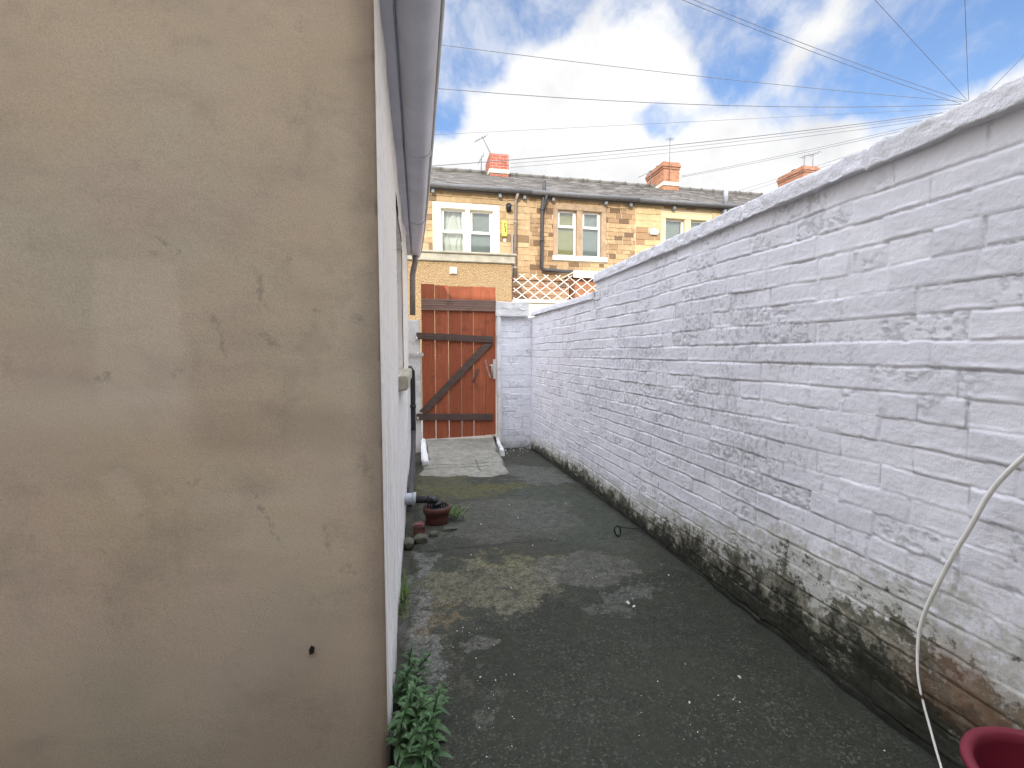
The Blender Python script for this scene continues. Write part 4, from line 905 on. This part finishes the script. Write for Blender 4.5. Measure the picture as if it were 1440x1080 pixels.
b = MB(); b.box(2.09, 2.15, D0 - .03, D0 - .01, 3.92, 4.0); b.build('junction_box', 'cream_paint', hA, bevel=.004)
# pebbledash extension reaching the lane
ext = MB(); ext.box(-1.2, 1.85, 9.0, D0 - .03, -.3, 2.97); ex = ext.build('pebbledash_extension', 'pebbledash', hA, bevel=.01)
b = MB(); b.box(-1.25, 1.91, 8.96, D0 - .035, 2.972, 3.12); b.box(-1.28, 1.94, 8.93, D0 - .04, 3.121, 3.165); o = b.build('parapet_coping', 'coping_stone', ex, bevel=.012); 
b = MB(); b.box(.62, .76, 8.965, 8.995, 2.735, 2.86); b.box(.64, .74, 8.95, 8.964, 2.75, 2.845); b.build('vent', 'cream_paint', ex, bevel=.005)
chA = chimney(hA, 2.53, .60, .9, 7.36, 'red_brick', flare=False)
aerial(chA, 2.36, 14.35, 7.2, 7.85, (-.95, -.2, -.62), .42, 5, -.34); aerial(chA, 2.0, 14.5, 6.85, 7.32, (-.6, .1, -1), .3, 4, .02)
# house B
hB, roofB = house(bx[2], bx[3], 'brown_stone', 'narrow terraced house of darker brown stone with brown window surround and yellow blind', 23, [(3.36, 4.77, 3.55, 4.92)])
window(hB, 3.36, 4.77, 3.66, 4.80, [(3.47, 3.98), (4.13, 4.64)], (.14, .1), 'brown_jamb', 'grey_sill', transom=.34, panes=('yellow_blind', 'grey_blind'))
for x in (3.33, 4.72, 5.4): bracket(hB, x)
b = MB(); z_ = EZ + .05; pipe(hB, [(3.1, D0 - .1, 5.42), (3.09, D0 - .1, 5.2), (3.07, D0 - .09, 4.95), (3.05, D0 - .08, 4.8), (3.04, D0 - .08, 3.35), (3.06, D0 - .09, 3.29), (3.15, D0 - .1, 3.27), (3.97, D0 - .1, 3.25), (4.0, D0 - .1, 3.2)], .045, 'dark_pipe', [(3.05, 4.75), (3.045, 4.0)])
pipe(hB, [(3.14, D0 - .17, EZ - .02), (3.13, D0 - .13, EZ - .12), (3.10, D0 - .1, EZ - .3), (3.06, D0 - .09, EZ - .36)], .04, 'dark_pipe')
b = MB(); b.box(3.5, 5.3, D0 - 1.2, D0 - .02, 3.03, 3.07); b.box(3.48, 5.32, D0 - 1.23, D0 - 1.19, 2.92, 3.08); lt = b.build('lean_to_roof', 'cream_paint', hB, bevel=.006); b = MB(); b.box(3.56, 5.28, D0 - 1.1, D0 - .02, 1.0, 2.915); b.build('lean_to', 'red_rubble', hB)
# house C
hC, roofC = house(bx[3], bx[4], 'pale_stone', 'terraced house of pale cleaned stone with small white windows, right of the brown one', 24, [(6.3, 7.8, 3.75, 4.92)])
window(hC, 6.3, 7.8, 3.95, 4.76, [(6.44, 7.0), (7.18, 7.7)], (.15, .12), 'pale_jamb', 'grey_sill', transom=0, panes=('grey_blind', 'grey_blind'))
for x in (6.63, 8.1): bracket(hC, x)
bracket(hC, 8.38)
b = MB(); b.box(5.98, 6.2, D0 - .08, D0 - .012, 4.30, 4.42); b.tube([(5.98, D0 - .05, 4.42), (6.2, D0 - .05, 4.42)], .035, 12); b.build('alarm_box', 'white_upvc', hC, bevel=.015)
b = MB(); b.tube([(8.14, D0 - .1, 4.2), (8.14, D0 - .1, 5.68)], .05, 14); b.tube([(8.14, D0 - .1, 5.2), (8.14, D0 - .1, 5.69)], .058, 14); b.build('flue', 'grey_plastic', hC)
pipe(hC, [(8.2, D0 - .17, EZ - .02), (8.15, D0 - .13, EZ - .15), (8.0, D0 - .09, EZ - .32), (7.98, D0 - .08, 2.5)], .04, 'dark_pipe')
chC = chimney(hC, 8.30, .58, 1.15, 7.50, 'orange_brick', True)
aerial(chC, 8.16, 14.02, 6.9, 8.22, (.2, -1, .05), .14, 3); 
b = MB(); b.tube([(7.3, 14.5, 7.08), (7.75, 14.45, 7.3)], .01, 6); b.tube([(7.72, 14.3, 7.26), (7.74, 14.6, 7.36)], .012, 6); b.tube([(7.72, 14.45, 6.9), (7.73, 14.45, 7.32)], .011, 6); b.build('tv_aerial', 'wire', chC)
hD, _ = house(bx[4], bx[5], 'honey_stone', 'terraced house whose slate roof only shows over the white wall coping, beyond the grey flue', 25, [(9.1, 10.5, 3.55, 4.9)])
window(hD, 9.1, 10.5, 3.66, 4.78, [(9.22, 9.75), (9.88, 10.38)], (.12, .1), 'pale_jamb', 'grey_sill', panes=('grey_blind', 'curtain'))
hE, _ = house(bx[5], bx[6], 'brown_stone', 'farthest terraced house whose brick chimney with two aerials peeps over the wall coping', 26, [(12.0, 13.4, 3.55, 4.9)], ends=(False, True))
window(hE, 12.0, 13.4, 3.66, 4.78, [(12.12, 12.65), (12.78, 13.28)], (.12, .1), 'pale_jamb', 'grey_sill', panes=('curtain', 'grey_blind'))
chE = chimney(hE, 13.72, .62, 1.2, 7.80, 'orange_brick', True)
aerial(chE, 13.5, 14.2, 7.6, 8.2, (.3, -1, .05), .3, 4); aerial(chE, 14.25, 14.6, 7.6, 8.5, (.3, -1, .05), .36, 4)

# opposite yard wall with trellis
b = MB(); b.box(1.86, 9.0, 8.9, 9.1, -.3, 2.20); b.box(1.855, 9.02, 8.86, 9.14, 2.201, 2.27); o = b.build('yard_wall', 'yard_paint', loc=(4, 9, 0), bevel=.012)
tag(o, 'sunlit cream yard wall across the lane carrying the white trellis', 'wall')
tr = MB(); tx0, tx1, tz0, tz1 = 1.88, 4.3, 2.275, 2.79; sl = .76; stp = .25
def clipl(x, s, y):
    pts = []
    t0 = max(tx0, x if s > 0 else -9, -9); seg = []
    for xx in np.linspace(tx0, tx1, 400):
        z = tz0 + (xx - x) * s
        if tz0 <= z <= tz1: seg.append((xx, z))
    if len(seg) > 3: tr.bar((seg[0][0], y, seg[0][1]), (seg[-1][0], y, seg[-1][1]), .013, .007)
x = tx0 - 1.2
while x < tx1 + 1.2: clipl(x, sl, 8.985); clipl(x, -sl, 8.995); x += stp
o = tr.build('trellis', 'trellis', loc=(2.9, 8.99, 2.27)); tag(o, 'white diamond lattice trellis standing on the cream yard wall', 'trellis')
# rubble ground floor wall seen through the trellis: an outhouse of reddish stone
ro = empty('stone_outhouse', (2.7, 10.4, 0), 'low reddish rubble outhouse glimpsed through the white trellis', 'outhouse')
stone_wall(ro, 1.9, 3.45, -.2, 2.86, 10.2, [], 'red_rubble', 44, ch=(.08, .16), bw=(.14, .34))
b = MB(); b.add([(1.88, 10.15, 2.865), (3.47, 10.15, 2.865), (3.47, 10.95, 2.99), (1.88, 10.95, 2.99), (1.88, 10.15, 2.90), (3.47, 10.15, 2.90), (3.47, 10.95, 3.03), (1.88, 10.95, 3.03)], [(0, 1, 2, 3), (4, 5, 6, 7), (0, 1, 5, 4), (1, 2, 6, 5), (2, 3, 7, 6), (3, 0, 4, 7)]); b.build('roof', 'red_rubble', ro)

# house behind the camera that shades the yard
bh = empty('stone_house', (0, -4.5, -.1), 'stone house behind the camera whose shadow fills the yard', 'house')
HY = -1.15; HZ = 1.94 + .5556 * (6.2 - HY - .2)
b = MB(); b.box(-14, 14, HY - .3, HY, -.3, HZ - .05); b.build('wall', 'back_wall', bh)
b = MB()
for (x, z0, z1) in ((-3.2, 3.6, 4.9), (2.6, 3.6, 4.9), (2.8, .9, 2.1), (6.5, 3.6, 4.9)):
    b = MB(); b.box(x - .75, x + .75, HY + .001, HY + .05, z0 - .1, z1 + .15); b.build('window_surround', 'cream_paint', bh)
for (x, z0, z1) in ((-3.2, 3.6, 4.9), (2.6, 3.6, 4.9), (2.8, .9, 2.1), (6.5, 3.6, 4.9)):
    b = MB(); b.box(x - .6, x + .6, HY + .052, HY + .06, z0, z1); b.build('window', 'glass', bh)
b = MB(); b.box(.3, 1.15, HY + .001, HY + .06, .05, 2.05); b.build('door', 'white_upvc', bh)
b = MB(); vs = [(-14.2, HY + .2, HZ - .06), (14.2, HY + .2, HZ - .06), (14.2, HY - 4, HZ + 1.7), (-14.2, HY - 4, HZ + 1.7), (14.2, HY - 8, HZ - .06), (-14.2, HY - 8, HZ - .06)]
b.add(vs + [(x, y, z + .06) for x, y, z in vs], [(0, 1, 2, 3), (3, 2, 4, 5), (6, 9, 8, 7), (9, 11, 10, 8), (0, 6, 7, 1), (5, 4, 10, 11), (0, 3, 9, 6), (3, 5, 11, 9), (1, 7, 8, 2), (2, 8, 10, 4)]); b.build('roof', 'roof_slate', bh)

# ------------------------------------------------------------------ pole and wires
PT = Vector((13.45, 9.2, 7.42))
b = MB(); b.tube([(13.45, 9.2, -.3), (13.45, 9.2, 7.36)], .11, 14, radii=[.13, .06]); pl = b.build('telegraph_pole', 'pole_wood', loc=(13.45, 9.2, 0))
tag(pl, 'wooden telegraph pole behind the white wall where all the wires meet', 'pole')
def wire(a, e, sag, r, label, dbl=0):
    r *= .72; b = MB(); b.tube(catenary(a, e, sag, 30), r, 6)
    if dbl: b.tube(catenary(Vector(a) + Vector((0, .06, -.05)), Vector(e) + Vector((0, 0, -dbl)), sag * 1.08, 30), r, 6)
    o = b.build('overhead_wire', 'wire', loc=a); tag(o, label, 'wire', 'overhead telephone wires')
wire(PT, (-22, 9.2, 7.9), .55, .0075, 'upper of two wires sagging left above the gutter into the blue sky')
wire(PT + Vector((0, -.1, -.1)), (-22, 9.2, 7.8), 1.35, .009, 'lower of two long wires sagging left above the terrace roofs towards the gutter')
wire(PT, (1.164, 6.64, 7.25), .12, .007, 'doubled wire climbing steeply from the pole to the top middle of the sky', .05)
wire(PT, (-11.8, -1.7, 6.2), .0, .006, 'thin wire climbing steeply left from the pole through the right-hand blue patch')
wire(PT, (-3.34, -1.7, 6.2), .0, .006, 'almost upright thin wire rising straight from the pole')
wire(PT + Vector((.2, -.1, 0)), (4.06, -1.7, 6.2), .0, .006, 'thin wire at the far right corner rising above the coping')
wire(PT + Vector((-.05, .1, -.15)), (-2.03, 11.05, 5.2), .15, .011, 'thickest wire crossing in front of the left chimney and its aerial')
wire(PT + Vector((-.05, .1, -.1)), (-3.11, 11.05, 5.75), .0, .005, 'faint wire just above the thickest one, towards the gutter')
wire(PT + Vector((-.05, .1, -.2)), (2.95, 14.55, 7.2), .1, .008, 'pair of wires running down to the right side of the red chimney', .12)
wire(PT + Vector((-.05, .1, -.25)), (8.9, 14.5, 7.25), .05, .008, 'wire running down to the orange-brown chimney with the thin mast', .04)
wire(PT + Vector((-.05, .1, -.3)), (11.2, 14.6, 6.95), .04, .007, 'lowest pair of wires dropping to the slate roof beside the wall coping', .12)

# ------------------------------------------------------------------ sun, sky, camera
EL, AZ = rad(27), rad(23.4)
to_sun = Vector((-math.sin(AZ) * math.cos(EL), -math.cos(AZ) * math.cos(EL), math.sin(EL)))
sd = bpy.data.lights.new('sun', 'SUN'); sd.energy = 2.5; sd.angle = rad(.55); sd.color = (1, .93, .80)
so = bpy.data.objects.new('sun', sd); COL.objects.link(so); so.rotation_euler = to_sun.to_track_quat('Z', 'Y').to_euler()
wd = bpy.data.worlds.new('World'); SC.world = wd; wd.use_nodes = True; k = NT(wd.node_tree); bg = k.n['Background']
sky = k.new('ShaderNodeTexSky'); sky.sky_type = 'NISHITA'; sky.sun_disc = False; sky.sun_elevation = EL; sky.sun_rotation = rad(180) + AZ; sky.air_density = 1.3; sky.dust_density = .3; sky.ozone_density = 2.5
tc = k.new('ShaderNodeTexCoord'); d = tc.outputs['Generated']; dx, dy, dz = k.sep(d)
warp = k.vm('SCALE', k.vm('SUBTRACT', k.noisec(d, 3.0, 5), (.5, .5, .5)), None, scale=.16)
dq = k.vm('ADD', d, warp)
n1 = k.noise(dq, 4.2, 9, .62); n2 = k.noise(dq, 11, 8, .6); n3 = k.noise(k.vm('ADD', dq, (3, 1, 2)), 3.0, 6, .55)
den = k.m('ADD', k.m('MULTIPLY', k.m('SUBTRACT', n1, .5), 2.0), k.m('MULTIPLY', k.m('SUBTRACT', n2, .5), .7))
den = k.m('ADD', den, .42)
den = k.m('ADD', den, k.mr(dz, .46, .34, 0, .5))
# openings and banks of this particular sky, by direction
for (v, r0, s) in [((.061, .887, .459), .085, -.55), ((.075, .83, .555), .06, -.45), ((.14, .835, .53), .055, -.65), ((.215, .78, .588), .07, -.8), ((.403, .798, .449), .035, -.4), ((.50, .69, .525), .09, -.55), ((.654, .615, .441), .06, -.6), ((.735, .53, .42), .11, -.85), ((.752, .49, .45), .09, -.55), ((.70, .56, .44), .06, -.3), ((.44, .78, .44), .05, -.4),
                   ((.2, .85, .48), .12, .55), ((.159, .913, .374), .12, .5), ((.324, .83, .44), .10, .35), ((.63, .63, .50), .07, .5), ((.42, .76, .50), .08, .3)]:
    vv = Vector(v).normalized(); di = k.vm('DISTANCE', dq, tuple(vv)); den = k.m('ADD', den, k.mr(di, r0 * 1.35, r0 * .25, 0, s))
cov = k.m('MAXIMUM', k.mr(den, .02, .66), k.m('MULTIPLY', k.mr(k.noise(k.vm('ADD', dq, (7, 3, 1)), 6, 7, .62), .38, .68), .72))
high = k.mr(dz, .60, .86, 0, 1); sunup = k.vm('DOT_PRODUCT', d, tuple(to_sun)); glow = k.mr(sunup, -.15, .95, 0, 1)  # high: unseen bright cloud overhead, added to lift the shaded walls
shade = k.mr(k.m('ADD', n3, k.m('MULTIPLY', n2, .4)), .5, .95, 1.08, .86)
lum = k.m('MULTIPLY', shade, k.m('ADD', .62, k.m('ADD', k.m('MULTIPLY', glow, 1.5), k.m('MULTIPLY', high, 3.2))))
cl = k.mix(k.mr(shade, .82, 1.02), (.88, .90, .95), (1., 1., 1.)); cl = k.mix(high, cl, (.94, .97, 1.08))
STR = .12
cl = k.vm('SCALE', cl, None, scale=k.m('MULTIPLY', lum, .98 / STR))
skc = k.vm('SCALE', k.mix(1., sky.outputs[0], (.92, .97, 1.14), 'MULTIPLY'), None, scale=.90)
k.put(bg.inputs[0], k.mix(cov, skc, cl)); bg.inputs[1].default_value = STR
cd = bpy.data.cameras.new('camera'); cam = bpy.data.objects.new('camera', cd); COL.objects.link(cam); cd.sensor_width = 36; cd.lens = 16; cd.clip_start = .03; cd.clip_end = 1000
cam.location = (0, 0, 1.2); cam.rotation_euler = (rad(90 - 3.8438), 0, rad(-11.6283)); SC.camera = cam
SC.render.engine = 'CYCLES'; SC.cycles.max_bounces = 8; SC.cycles.diffuse_bounces = 5; SC.cycles.transparent_max_bounces = 8
SC.view_settings.view_transform = 'Standard'; SC.view_settings.look = 'None'; SC.view_settings.gamma = 1; SC.view_settings.exposure = .7; SC.view_settings.use_curve_mapping = False
